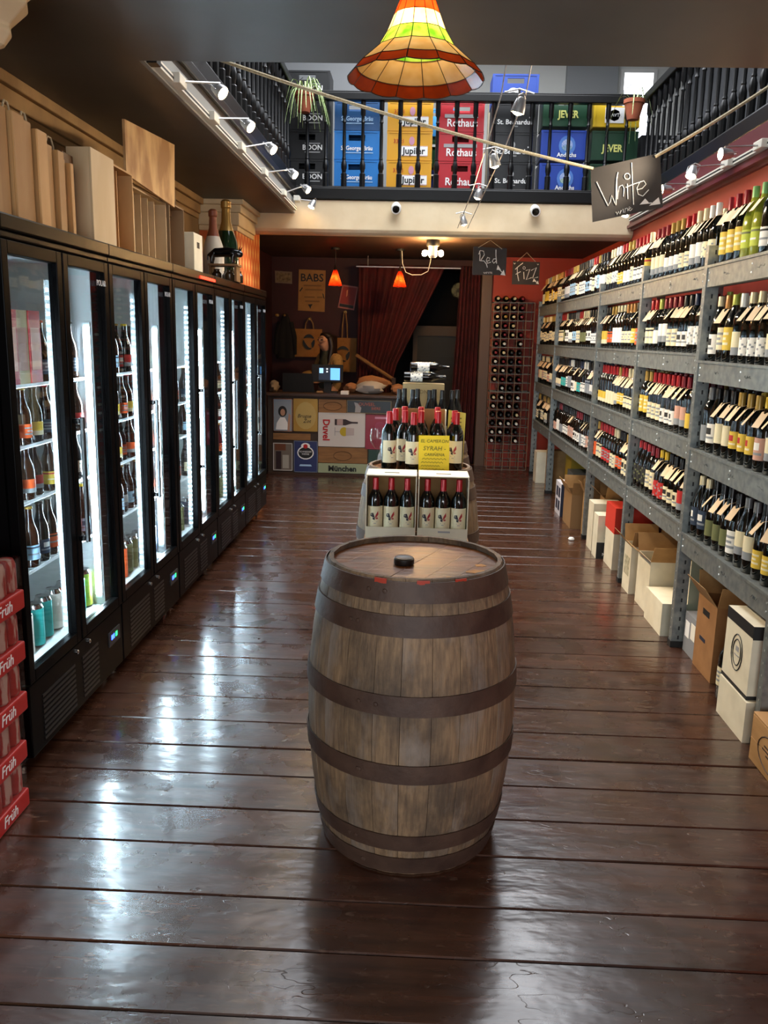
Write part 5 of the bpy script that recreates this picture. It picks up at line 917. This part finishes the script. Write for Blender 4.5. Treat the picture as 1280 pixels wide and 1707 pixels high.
t = tin('pale blue tin sign with a dark-haired woman in white', -1.56, -1.345, .478, .84, SILT, rim=CHROME); dab(t, 'painted_hair', ell(-1.455, .70, .048, .06), INKK); dab(t, 'painted_face', ell(-1.452, .69, .026, .038), SKIP, 9.1865); dab(t, 'painted_dress', [(-1.53, .50), (-1.39, .50), (-1.40, .58), (-1.43, .635), (-1.48, .635), (-1.52, .57)], INKW, 9.1865); dab(t, 'painted_arm', [(-1.375, .49), (-1.365, .66), (-1.385, .68), (-1.395, .60), (-1.40, .49)], SKIP, 9.186)
t = tin('gold tin sign with a large pale gold oval and dark script', -1.335, -1.067, .487, .845, GOLD, rim=GOLD); dab(t, 'oval', ell(-1.2, .66, .115, .15), mat('pale_gold', '#b39a56', .4, .2)); text('Brugse', .06, INKK, (-1.22, .65, .65), FACE_FRONT, t, shear=.25) if False else text('Brugse', .055, INKK, (-1.215, 9.1855, .655), FACE_FRONT, t, shear=.25); text('Zot', .055, INKK, (-1.185, 9.1855, .60), FACE_FRONT, t, shear=.25)
t = tin('wooden wine crate end panel above the Duvel sign', -1.06, -.755, .70, .845, MWOOD, 'board'); part('brand', MB().tube([(x, 9.1872, z) for x, z in ell(-.905, .77, .1, .045) + [(-.805, .77)]], .0025, 4), BURN, t)
t = tin('dark sign with orange-red lettering at the counter top right', -.75, -.262, .70, .845, DKT, rim=mat('tan_frame', '#7a6848', .5)); text('OUVEEL', .05, mat('orange_ink', '#b0563f', .6), (-.53, 9.1855, .80), FACE_FRONT, t); text('BIERE', .042, MATS['orange_ink'], (-.43, 9.1855, .755), FACE_FRONT, t); dab(t, 'figure', [(-.66, .71), (-.60, .71), (-.59, .76), (-.63, .81), (-.67, .82), (-.655, .77)], GREY)
t = tin('white Duvel tin sign turned sideways with bottle and glass', -1.06, -.545, .328, .70, WHT, rim=WHT); l = link('lettering', text_mesh('Duvel', .105, INKR, sx=.95, bold=.003), t, Vector((-.975, 9.1855, .51)) - wloc(t), (PI / 2, PI / 2, 0))
BR = mat('painted_brown', '#2c1b1b', .5); dab(t, 'painted_bottle', [(-.88, .565), (-.88, .632), (-.76, .632), (-.715, .612), (-.69, .606), (-.625, .606), (-.625, .586), (-.69, .586), (-.715, .58), (-.76, .565)], BR); dab(t, 'painted_label', [(-.855, .567), (-.855, .63), (-.79, .63), (-.79, .567)], mat('label_pinkish', '#b59a94', .6), 9.1865)
dab(t, 'painted_beer', ell(-.775, .495, .048, .05), mat('beer_yellow', '#b8a11f', .5)); dab(t, 'painted_foam', [(-.755, .452), (-.755, .54), (-.665, .535), (-.665, .457)], mat('foam_tint', '#b3a9a6', .6), 9.1865); dab(t, 'painted_stem', [(-.875, .49), (-.82, .49), (-.82, .498), (-.875, .498)], GREY); dab(t, 'painted_foot', [(-.88, .45), (-.873, .45), (-.873, .54), (-.88, .54)], GREY)
t = tin('crimson tin sign with pink print right of the Duvel sign', -.54, -.235, .31, .69, CRIM, rim=CRIM); dab(t, 'pale_caption', [(-.44, .645), (-.3, .645), (-.3, .668), (-.44, .668)], PINKI); dab(t, 'rosette', ell(-.38, .56, .06, .055), mat('dusky_pink', '#94324a', .5)); dab(t, 'pink_mark', ell(-.33, .42, .03, .05), PINKI)
t = tin('thin wooden board under the woman sign', -1.56, -1.145, .388, .46, MWOOD, 'board')
t = tin('grey and brown sign at the bottom left of the counter', -1.56, -1.345, .045, .352, mat('taupe_tin', '#6f6459', .5), rim=WHT); dab(t, 'brown_patch', [(-1.54, .27), (-1.42, .27), (-1.42, .35), (-1.54, .35)], mat('brown_patch', '#6a3c22', .6)); dab(t, 'dark_patch', [(-1.53, .06), (-1.47, .06), (-1.47, .26), (-1.53, .26)], mat('dark_plum', '#2a1618', .5)); dab(t, 'pale_patch', [(-1.455, .07), (-1.385, .07), (-1.385, .22), (-1.455, .22)], mat('pale_patch', '#a8a296', .6))
t = tin('navy tin sign with a white oval brewery crest', -1.33, -1.065, .032, .383, BLUET, rim=mat('dull_silver', '#6f7684', .4, .4)); dab(t, 'crest_oval', ell(-1.2, .25, .092, .075), INKW); dab(t, 'crest_inner', ell(-1.2, .25, .08, .062), INKK, 9.1865); dab(t, 'crest_top', ell(-1.2, .325, .05, .035), INKW, 9.1868); dab(t, 'crest_seal', ell(-1.2, .322, .025, .024), INKR, 9.186); text('SCHNEIDER', .026, INKW, (-1.2, 9.1855, .262), FACE_FRONT, t); text('WEISSE', .026, INKW, (-1.2, 9.1855, .235), FACE_FRONT, t); dab(t, 'ribbon', [(-1.27, .10), (-1.13, .10), (-1.14, .12), (-1.26, .12)], LBLUE)
t = tin('wide wooden board with faint oval under the Duvel sign', -1.06, -.515, .145, .32, MWOOD, 'board', y=9.192); part('brand', MB().tube([(x, 9.191, z) for x, z in ell(-.79, .225, .1, .05) + [(-.69, .225)]], .0025, 4), BURN, t)
t = tin('pale green board lettered München at the counter bottom', -1.06, -.51, .032, .14, PGRN, 'board'); text('München', .085, INKK, (-.79, 9.1855, .082), FACE_FRONT, t, bold=.003)
t = tin('dark green board beside the middle barrel at counter bottom', -.505, -.24, .03, .30, mat('bottle_green_board', '#16352a', .5), 'board')
# things on the counter
t = thing('laptop', 'open black laptop seen from behind on the counter', 'laptop', (-1.3, 9.5, .90)); mb = MB(); mb.poly([(-1.49, 9.40, .905), (-1.13, 9.40, .905), (-1.15, 9.36, 1.11), (-1.48, 9.36, 1.11)], (0, .008, 0)); part('screen_lid', mb, MATTE, t); part('keyboard_base', MB().box(-1.49, -1.13, 9.41, 9.65, .90, .915), MATTE, t, bevel=.003)
t = thing('till_screen', 'black till monitor with a glowing blue customer display', 'monitor', (-.99, 9.45, .90)); part('housing', MB().box(-1.165, -.815, 9.42, 9.45, 1.015, 1.21), MATTE, t, bevel=.006); part('stand', MB().box(-1.03, -.95, 9.45, 9.49, .905, 1.1), MATTE, t); part('foot', MB().box(-1.1, -.88, 9.4, 9.58, .90, .912), MATTE, t)
part('display', MB().box(-1.085, -.845, 9.4185, 9.4198, 1.04, 1.175), glow('dark_screen', '#1a2634', .5), t); part('display_window', MB().box(-.955, -.85, 9.4175, 9.4184, 1.042, 1.172), glow('blue_screen', '#5c9ee6', 1.0), t); part('display_icon', MB().box(-1.078, -1.035, 9.4175, 9.4184, 1.115, 1.17), glow('icon_blue', '#86b8ea', 1.0), t)
for z in (1.155, 1.125): part('display_icon', MB().box(-1.0, -.985, 9.4175, 9.4184, z, z + .014), glow('icon_white', '#dfe8ee', 1.0), t)
def lump(name, label, c, r, m, seed, cat):
    rn = random.Random(seed); mb = MB(); n, k = 14, 8; rings = []; ph = [rn.uniform(0, 6) for _ in range(4)]
    for i in range(k + 1):
        a = PI * i / k; ring = []
        for j in range(n): th = 2 * PI * j / n; f = 1 + .16 * math.sin(3 * th + ph[0] + i) + .10 * math.sin(5 * th + ph[1] - 2 * i) + rn.uniform(-.09, .09); ring.append((c[0] + r[0] * math.sin(a) * math.cos(th) * f, c[1] + r[1] * math.sin(a) * math.sin(th) * f, max(.9005, c[2] - r[2] * math.cos(a) * (1 + rn.uniform(-.08, .08)))))
        rings.append(mb.ring(ring))
    mb.skin(rings); return single(name, mb, m, label, cat, (c[0], c[1], .9), smooth=True, ang=.7)
lump('cloth_bundle', 'crumpled whitish cloth bundle on the counter', (-.50, 9.42, .965), (.16, .11, .075), mat('white_cloth', '#a8a29a', .8), 3, 'cloth'); lump('paper_bag', 'crumpled brown paper at the left of the cloth bundle', (-.73, 9.47, .955), (.075, .08, .06), mat('brown_paper', '#8f5f3a', .8), 4, 'paper'); lump('paper_bag', 'brown paper peeking over the cloth bundle', (-.5, 9.62, 1.0), (.19, .08, .09), MATS['brown_paper'], 5, 'paper'); lump('paper_bag', 'crumpled brown paper at the right end of the counter', (-.2, 9.45, .955), (.08, .08, .06), MATS['brown_paper'], 6, 'paper'); lump('bread_bag', 'tan paper bag at the left end of the counter', (-1.58, 9.38, .955), (.055, .08, .07), mat('tan_paper', '#8a7458', .8), 7, 'bag')
single('card_stack', MB().box(-.82, -.735, 9.2, 9.3, .9, .935).box(-.818, -.74, 9.203, 9.297, .935, .937), WHITE, 'small white stack of cards at the counter edge', 'cards', (-.78, 9.25, .9), bevel=.002)
single('cork_roll', MB().lathe([(.012, 0), (.015, .003), (.015, .07), (.012, .073)], 10, M=Matrix.Translation((-1.09, 9.25, .915)) @ Matrix.Rotation(PI / 2, 4, 'Y')), MWOOD, 'small wooden roller lying in front of the till', 'roller', (-1.06, 9.25, .9), smooth=True)

# ------------------------------------------------------------------ the shop assistant
pr = thing('person', 'person with long dark hair, beige cardigan and grey-green turtleneck behind counter', 'person', (-1.04, 10.0, 0), math.radians(-48))
bv = [(0, 0, .86), (0, 0, 1.04), (0, .005, 1.19), (0, -.0, 1.30), (0, -.02, 1.36), (0, -.04, 1.415), (0, -.045, 1.48), (0, -.03, 1.535), (.15, .01, 1.265), (.215, 0, 1.07), (.13, -.23, 1.01), (-.15, .01, 1.265), (-.225, -.03, 1.08), (-.20, -.27, 1.045), (.085, 0, .80), (.09, -.01, .46), (.09, .02, .09), (.09, -.12, .035), (-.085, 0, .80), (-.09, -.01, .46), (-.09, .02, .09), (-.09, -.12, .035), (0, -.118, 1.395), (0, -.142, 1.46)]
be = [(0, 1), (1, 2), (2, 3), (3, 4), (4, 5), (5, 6), (6, 7), (2, 8), (8, 9), (9, 10), (2, 11), (11, 12), (12, 13), (0, 14), (14, 15), (15, 16), (16, 17), (0, 18), (18, 19), (19, 20), (20, 21), (5, 22), (6, 23)]
brd = [(.15, .11), (.125, .095), (.13, .1), .065, .047, .066, .082, .06, .05, .038, .026, .05, .038, .026, .08, .055, .038, .034, .08, .055, .038, .034, .03, .012]
for wi, sx in ((10, 1), (13, -1)):     # hands: palm and five fingers
    w0 = Vector(bv[wi]); pi_ = len(bv); bv.append(tuple(w0 + Vector((0, -.05, -.012)))); be.append((wi, pi_)); brd.append((.03, .016))
    for k, (dx, L_) in enumerate(((-.026, .055), (-.009, .066), (.009, .062), (.025, .048))):
        a = len(bv); bv.append(tuple(w0 + Vector((dx, -.088, -.012)))); bv.append(tuple(w0 + Vector((dx * 1.1, -.088 - L_ * .55, -.016)))); bv.append(tuple(w0 + Vector((dx * 1.1, -.088 - L_, -.034)))); be += [(pi_, a), (a, a + 1), (a + 1, a + 2)]; brd += [.0095, .0085, .007]
    a = len(bv); bv.append(tuple(w0 + Vector((-sx * .036, -.06, -.014)))); bv.append(tuple(w0 + Vector((-sx * .05, -.09, -.022)))); be += [(pi_, a), (a, a + 1)]; brd += [.010, .008]
skinned('body', bv, be, brd, SKIN, pr, 0, 2)
JEAN = mat('dark_trousers', '#1a1a20', .8); SWE = mat('grey_green_knit', '#4a4a3c', .9, col2='#3d3d31', scale=60); CARDI = mat('beige_knit', '#a5824f', .9, col2='#937243', scale=50)
skinned('trousers', [(0, 0, .88), (.088, 0, .80), (.092, -.01, .46), (.092, .015, .11), (-.088, 0, .80), (-.092, -.01, .46), (-.092, .015, .11)], [(0, 1), (1, 2), (2, 3), (0, 4), (4, 5), (5, 6)], [(.158, .118), .092, .067, .055, .092, .067, .055], JEAN, pr)
skinned('sweater', [(0, 0, .86), (0, -.005, 1.04), (0, -.005, 1.19), (0, -.008, 1.295), (0, -.018, 1.345), (0, -.024, 1.372)], [(0, 1), (1, 2), (2, 3), (3, 4), (4, 5)], [(.16, .12), (.14, .112), (.145, .118), (.09, .08), .062, .06], SWE, pr)
skinned('cardigan', [(0, .03, .84), (0, .035, 1.04), (0, .035, 1.2), (0, .03, 1.275), (.152, .012, 1.262), (.218, .003, 1.07), (.14, -.20, 1.015), (-.152, .012, 1.262), (-.228, -.025, 1.08), (-.205, -.235, 1.048)], [(0, 1), (1, 2), (2, 3), (2, 4), (4, 5), (5, 6), (2, 7), (7, 8), (8, 9)], [(.18, .12), (.165, .11), (.165, .105), (.10, .06), .072, .058, .045, .072, .058, .045], CARDI, pr)
HAIR = mat('dark_brown_hair', '#160d0a', .4, col2='#24150f', scale=30, stretch=(6, 6, .6))
skinned('hair', [(0, -.015, 1.555), (0, .025, 1.49), (0, .045, 1.37), (0, .05, 1.24), (.068, -.03, 1.50), (.085, -.015, 1.40), (.088, -.04, 1.28), (.08, -.06, 1.17), (-.068, -.03, 1.50), (-.085, -.015, 1.40), (-.088, -.03, 1.28), (-.08, -.04, 1.18), (0, -.10, 1.545)], [(0, 1), (1, 2), (2, 3), (0, 4), (4, 5), (5, 6), (6, 7), (0, 8), (8, 9), (9, 10), (10, 11), (0, 12)], [.07, .088, .075, .05, .036, .036, .034, .018, .036, .036, .034, .018, .045], HAIR, pr, 0)
for s in (-1, 1): part('eye', MB().lathe([(.0, -.008), (.010, -.005), (.015, 0), (.010, .005), (0, .008)], 8, M=Matrix.Translation((s * .034, -.120, 1.474))), mat('dark_eye', '#1a100c', .3), pr, smooth=True, world=False); part('eyebrow', MB().tube([(s * .018, -.128, 1.497), (s * .034, -.124, 1.503), (s * .05, -.112, 1.497)], .0028, 5), HAIR, pr, world=False)
part('lips', MB().lathe([(0, -.006), (.014, -.003), (.016, 0), (.014, .003), (0, .006)], 8, M=Matrix.Translation((0, -.138, 1.418)), sx=1.1, sy=.5), mat('lips', '#8a3f38', .5), pr, smooth=True, world=False)

# ------------------------------------------------------------------ things on the back wall
BRASS = mat('brass', '#b08a4a', .3, .8)
def wallpic(name, label, pts, m, cat='poster', y=10.785): mb = MB(); t = thing(name, label, cat, (sum(p[0] for p in pts) / 4, y, min(p[1] for p in pts))); mb.poly([(x, y, z) for x, z in pts], (0, .008, 0)); part('sheet', mb, m, t); return t
KRAFTP = mat('aged_poster', '#a8793f', .7, col2='#996c36', scale=8)
t = wallpic('poster', 'aged tan poster with black lettering BABS on the maroon wall', [(-1.50, 2.322), (-1.165, 2.315), (-1.175, 1.813), (-1.51, 1.825)], KRAFTP); text('BABS', .13, INKK, (-1.335, 10.782, 2.22), FACE_FRONT, t, bold=.002); INKT = mat('faded_ink', '#7d5a30', .7)
for z, x0, x1 in ((2.12, -1.44, -1.22), (2.07, -1.42, -1.2), (1.98, -1.43, -1.3), (1.98, -1.27, -1.2), (1.93, -1.42, -1.24)): part('faded_line', MB().box(x0, x1, 10.783, 10.7848, z, z + .018), INKT, t)
for pts in ([(-1.385, 1.90), (-1.325, 1.905), (-1.345, 1.875), (-1.352, 1.845), (-1.368, 1.875)], [(-1.495, 2.06), (-1.455, 2.11), (-1.45, 2.095), (-1.48, 2.055)], [(-1.205, 2.04), (-1.19, 2.03), (-1.175, 1.97), (-1.19, 1.98)]): dab(t, 'ink_figure', pts, INKK, 10.783)
t = wallpic('framed_picture', 'small framed sepia picture at the top left of the maroon wall', [(-1.80, 2.30), (-1.585, 2.29), (-1.585, 2.145), (-1.795, 2.155)], mat('pale_frame', '#7d6a55', .6), 'picture'); dab(t, 'print', [(-1.78, 2.28), (-1.605, 2.272), (-1.605, 2.165), (-1.775, 2.172)], mat('sepia_print', '#5a4630', .7, col2='#8f7a58', scale=28), 10.783)
t = wallpic('poster', 'tilted red poster with a pale border right of the small lamp', [(-.955, 2.15), (-.757, 2.125), (-.805, 1.84), (-1.01, 1.87)], mat('pink_border', '#a8625a', .6)); dab(t, 'print', [(-.94, 2.13), (-.775, 2.11), (-.81, 1.90), (-.985, 1.925)], mat('brick_red_print', '#8f2418', .6), 10.783); dab(t, 'caption_band', [(-.985, 1.922), (-.812, 1.897), (-.815, 1.86), (-.99, 1.885)], INKK, 10.783); dab(t, 'pale_figure', [(-.90, 2.08), (-.885, 2.09), (-.89, 2.02), (-.905, 2.0)], mat('pale_orange', '#d88a5a', .6), 10.782)
def tote(label, x0, x1, z0, z1, hook, oval, slim=0):
    t = thing('tote_bag', label, 'bag', ((x0 + x1) / 2, 10.74, z0), 0, 'canvas tote bags on the wall'); mb = MB(); n = 10; fr = []; bk = []
    for i in range(5):
        u = i / 4; z = z0 + (z1 - z0) * u; ww = (x1 - x0) / 2 * (.97 + .03 * u); cx_ = (x0 + x1) / 2
        mb_r = [(cx_ - ww + 2 * ww * j / n, 10.74 - .035 * math.sin(PI * j / n) * (1 - u * .7) - .004, z) for j in range(n + 1)] + [(cx_ + ww - 2 * ww * j / n, 10.772, z) for j in range(n + 1)]; fr.append(mb.ring(mb_r))
    mb.skin(fr); part('bag', mb, mat('canvas', '#a5713c', .85, col2='#96652f', scale=10), t, smooth=True)
    hx, hz = hook; e = .055 + slim
    for y in (10.735, 10.76): part('handle', MB().tube([(hx - e, y, z1 - .02), (hx - e * .8, y, z1 + (hz - z1) * .5), (hx - e * .25, y, hz - .005), (hx, y, hz + .006), (hx + e * .25, y, hz - .005), (hx + e * .8, y, z1 + (hz - z1) * .5), (hx + e, y, z1 - .02)], .007, 6), mat('canvas_strap', '#8f6a40', .85), t)
    ox, oz, rx, rz = oval; P = []
    for a0, a1 in ((.5, 2.6), (2.9, 5.2), (5.4, 6.6)):
        mb = MB(); n = 10; A = [(ox + rx * math.cos(a0 + (a1 - a0) * j / n), 10.694, oz + rz * math.sin(a0 + (a1 - a0) * j / n)) for j in range(n + 1)]; B_ = [(ox + rx * (.45 + .4 * abs(2 * j / n - 1) ** 2) * math.cos(a0 + (a1 - a0) * j / n), 10.694, oz + rz * (.6 + .3 * abs(2 * j / n - 1) ** 2) * math.sin(a0 + (a1 - a0) * j / n)) for j in range(n + 1)]
        mb.poly(A + B_[::-1], (0, .002, 0)); part('oval_print', mb, INKK, t)
    mb = MB(); mb.lathe([(.012, 0), (.016, .006), (.016, .02), (.008, .03)], 12, M=Matrix.Translation((hx, 10.8, hz)) @ Matrix.Rotation(PI / 2, 4, 'X')); return t
tote('wide canvas tote bag with black oval print left of the person', -1.555, -1.20, 1.255, 1.60, (-1.36, 1.73), (-1.36, 1.44, .075, .095)); tote('tall canvas tote bag with black oval print right of the person', -1.04, -.762, 1.08, 1.50, (-.915, 1.82), (-.93, 1.30, .085, .10), -.02)
def hook(x, z, lab): t = thing('brass_hook', lab, 'hook', (x, 10.8, z), 0, 'brass coat hooks on the maroon wall'); part('plate', MB().lathe([(.02, 0), (.018, .006)], 14, M=Matrix.Translation((x, 10.8, z)) @ Matrix.Rotation(PI / 2, 4, 'X')), BRASS, t, smooth=True); part('peg', MB().lathe([(.008, .005), (.007, .085), (.015, .09), (.015, .098), (.006, .104)], 12, M=Matrix.Translation((x, 10.8, z)) @ Matrix.Rotation(PI / 2, 4, 'X')), BRASS, t, smooth=True)
for x, z, lab in ((-1.36, 1.725, 'brass hook holding the wide tote bag'), (-.915, 1.815, 'brass hook holding the tall tote bag'), (-1.67, 1.76, 'brass hook holding the black jacket'), (-1.77, 1.76, 'dull brass hook left of the black jacket')): hook(x, z, lab)
mb = MB(); rg = []
for i in range(9):
    u = i / 8; z = 1.78 - .55 * u; n = 18; W_ = .03 + .09 * min(1, u * 2.2); rg.append(mb.ring([(-1.66 + W_ * math.cos(2 * PI * j / n), 10.735 + (.02 + .025 * u) * math.sin(2 * PI * j / n) * (1 + .3 * math.sin(5 * 2 * PI * j / n)), z) for j in range(n)]))
mb.skin(rg); t = thing('jacket', 'black jacket hanging on a brass hook at the left of the wall', 'jacket', (-1.66, 10.74, 1.23)); part('jacket_body', mb, mat('black_cloth', '#0c0a0c', .85), t, smooth=True, ang=1.2)
for s in (-1, 1): part('sleeve', MB().tube([(-1.66 + s * .07, 10.735, 1.68), (-1.66 + s * .11, 10.73, 1.5), (-1.66 + s * .12, 10.735, 1.28)], [.03, .034, .028], 8), MATS['black_cloth'], t, smooth=True)
# curtains
CUR = mat('dark_red_curtain', '#4c090e', .85, col2='#3a070a', scale=6)
def curtain(label, left, right, z1, z0, y, folds, amp, nz=14, nx=90):
    t = thing('curtain', label, 'curtain', ((left(z1) + right(z1)) / 2, y, z0), 0, 'red curtains at the doorway'); mb = MB(); rg = []
    for i in range(nz + 1):
        z = z1 + (z0 - z1) * i / nz; a, b = left(z), right(z); rg.append(mb.ring([(a + (b - a) * j / nx, y + amp(z) * math.sin(2 * PI * folds * j / nx + .4 * math.sin(z * 3)) * (.7 + .3 * math.sin(j * .37)), z) for j in range(nx + 1)]))
    mb.skin(rg, closed=False); o = part('cloth', mb, CUR, t, smooth=True, ang=3); m = o.modifiers.new('solid', 'SOLIDIFY'); m.thickness = .004; return t
curtain('dark red curtain swept to the left of the doorway', lambda z: -.73, lambda z: .31 - .6 * max(0, min(1, (2.35 - z) / 1.25)) ** 1.0 if z > 1.1 else -.29 + .04 * (1.1 - z), 2.37, .01, 10.47, 11, lambda z: .022 + .016 * max(0, (2.3 - z) / 1.3))
curtain('narrow dark red curtain at the right of the doorway beside the post', lambda z: .49 - .08 * (2.35 - z) / 2.3, lambda z: .73, 2.37, .01, 10.42, 6, lambda z: .03)
t = thing('curtain_rod', 'thin metal curtain rod with ceiling stems above the doorway', 'rod', (0, 10.45, 2.34)); part('rod', MB().tube([(-.76, 10.445, 2.345), (.735, 10.445, 2.345)], .009, 8), SILV, t)
for x in (-.62, .66): part('stem', MB().tube([(x, 10.445, 2.345), (x, 10.445, 2.47)], .006, 6), SILV, t)
t = thing('handrail', 'sloping wooden handrail in front of the left curtain', 'rail', (-.5, 10.33, 1.0)); part('rail', MB().tube([(-.74, 10.36, 1.30), (-.28, 10.33, 1.02)], .022, 8), MWOOD, t); part('newel', MB().box(-.3, -.25, 10.3, 10.36, 0, 1.04), DWOOD, t)
mb = MB(); mb.lathe([(.09, 0), (.10, .01), (.1, .02), (.09, .03)], 20, M=Matrix.Translation((.52, 11.4, 2.14)) @ Matrix.Rotation(PI / 2, 4, 'X')); single('round_plaque', mb, mat('mottled_plaque', '#6b6a48', .6, col2='#2a2a1c', scale=18, contrast=(.45, .55)), 'round mottled plaque high in the dark doorway', 'plaque', (.52, 11.4, 2.14), smooth=True)
# lamp cluster on the back ceiling
t = thing('ceiling_spot_cluster', 'ceiling fitting with three glowing bulbs behind the cream beam', 'ceiling lamp', (.125, 8.66, 2.47)); part('base', MB().lathe([(.06, 2.41), (.065, 2.42), (.065, 2.47)], 20, M=Matrix.Translation((.125, 8.66, 0))), MATTE, t, smooth=True); part('glass_body', MB().lathe([(.03, 2.30), (.045, 2.32), (.045, 2.40), (.05, 2.41)], 14, M=Matrix.Translation((.125, 8.66, 0))), SILV, t, smooth=True)
for x, y in ((.045, 8.63), (.205, 8.63), (.125, 8.72)): part('bulb_arm', MB().tube([(.125, 8.66, 2.37), (x, y, 2.365)], .006, 6), SILV, t); part('bulb', MB().lathe([(.004, 2.31), (.02, 2.32), (.026, 2.34), (.02, 2.36), (.006, 2.372)], 14, M=Matrix.Translation((x, y, 0))), glow('cluster_bulb', '#ffc983', 380), t, smooth=True)
t = thing('loose_cable', 'pale loose cable looping between the small lamp and ceiling cluster', 'cable', (-.05, 9.4, 2.4)); part('cable', MB().tube([(-.2, 9.58, 2.46), (-.19, 9.57, 2.32), (-.15, 9.5, 2.22), (-.08, 9.45, 2.19), (.02, 9.4, 2.19), (.09, 9.3, 2.22), (.11, 9.1, 2.3), (.12, 8.75, 2.42)], .004, 6), WHITE, t)

# ------------------------------------------------------------------ wine racks
def rack(label, z0, rows, cols=5, p=.094, x0=.868, y0=10.0, y1=10.26):
    t = thing('wine_rack', label, 'wine rack', (x0 + cols * p / 2, (y0 + y1) / 2, z0)); rm = mat('rack_metal', '#77736a', .5, .4)
    hm = MB().box(0, cols * p, 0, .012, -.003, .003).mesh('slat', rm); vm = MB().box(-.003, .003, 0, .012, 0, rows * .102).mesh('upright', mat('rack_wood', '#8a7256', .6)); dm = MB().box(-.003, .003, 0, y1 - y0 - .024, -.003, .003).mesh('runner', rm)
    for i in range(rows + 1):
        for y in (y0, y1 - .012): link('slat', hm, t, (x0 - wloc(t).x, y - wloc(t).y, i * .102))
        for c in range(cols + 1): link('runner', dm, t, (x0 + c * p - wloc(t).x, y0 + .012 - wloc(t).y, i * .102))
    for c in range(cols + 1):
        for y in (y0, y1 - .012): link('upright', vm, t, (x0 + c * p - wloc(t).x, y - wloc(t).y, 0))
    return t
rack('lower wine rack with its three lowest rows empty beside the post', .0, 9); rack('upper wine rack stacked on the lower rack beside the post', .925, 10)
def rackbottle(cap):
    k = ('rb', cap)
    if k not in BM: mb = MB(); P = PROF['bordeaux']; mb.lathe(P, 12, 0); mb.lathe([(.0162, .235), (.0158, .30), (.012, .302)], 12, 1); BM[k] = mb.mesh('wine_bottle', [GL['dark'], MATS['capsule_' + cap]], True, .9)
    return BM[k]
rn = random.Random(31)
for nm, z0, rows, r0 in (('upper', .925, 11, 0), ('lower', .0, 9, 3)):
    for i in range(r0, rows):
        top = rows - i
        for c in range(4):
            if rn.random() < .06 and i < 10: continue
            cap = ('cream' if c in (0, 2) else ('gold' if c == 1 and top < 4 else 'crimson')) if (nm == 'upper' and top < 6) else rn.choice(['black', 'crimson', 'black', 'white', 'black', 'cream'] if nm == 'upper' else ['white', 'black', 'white', 'black', 'cream'])
            o = link('wine_bottle', rackbottle(cap), None, (.868 + (c + .5) * .094, 10.262, z0 + i * .102 + .004 + .0375), (PI / 2, 0, 0)); tag(o, 'bottle with %s capsule lying in %s rack, column %s, row %s from top' % (cap, nm, ['one', 'two', 'three', 'four'][c], ORD[top]), 'bottle', 'bottles lying in the wine racks')
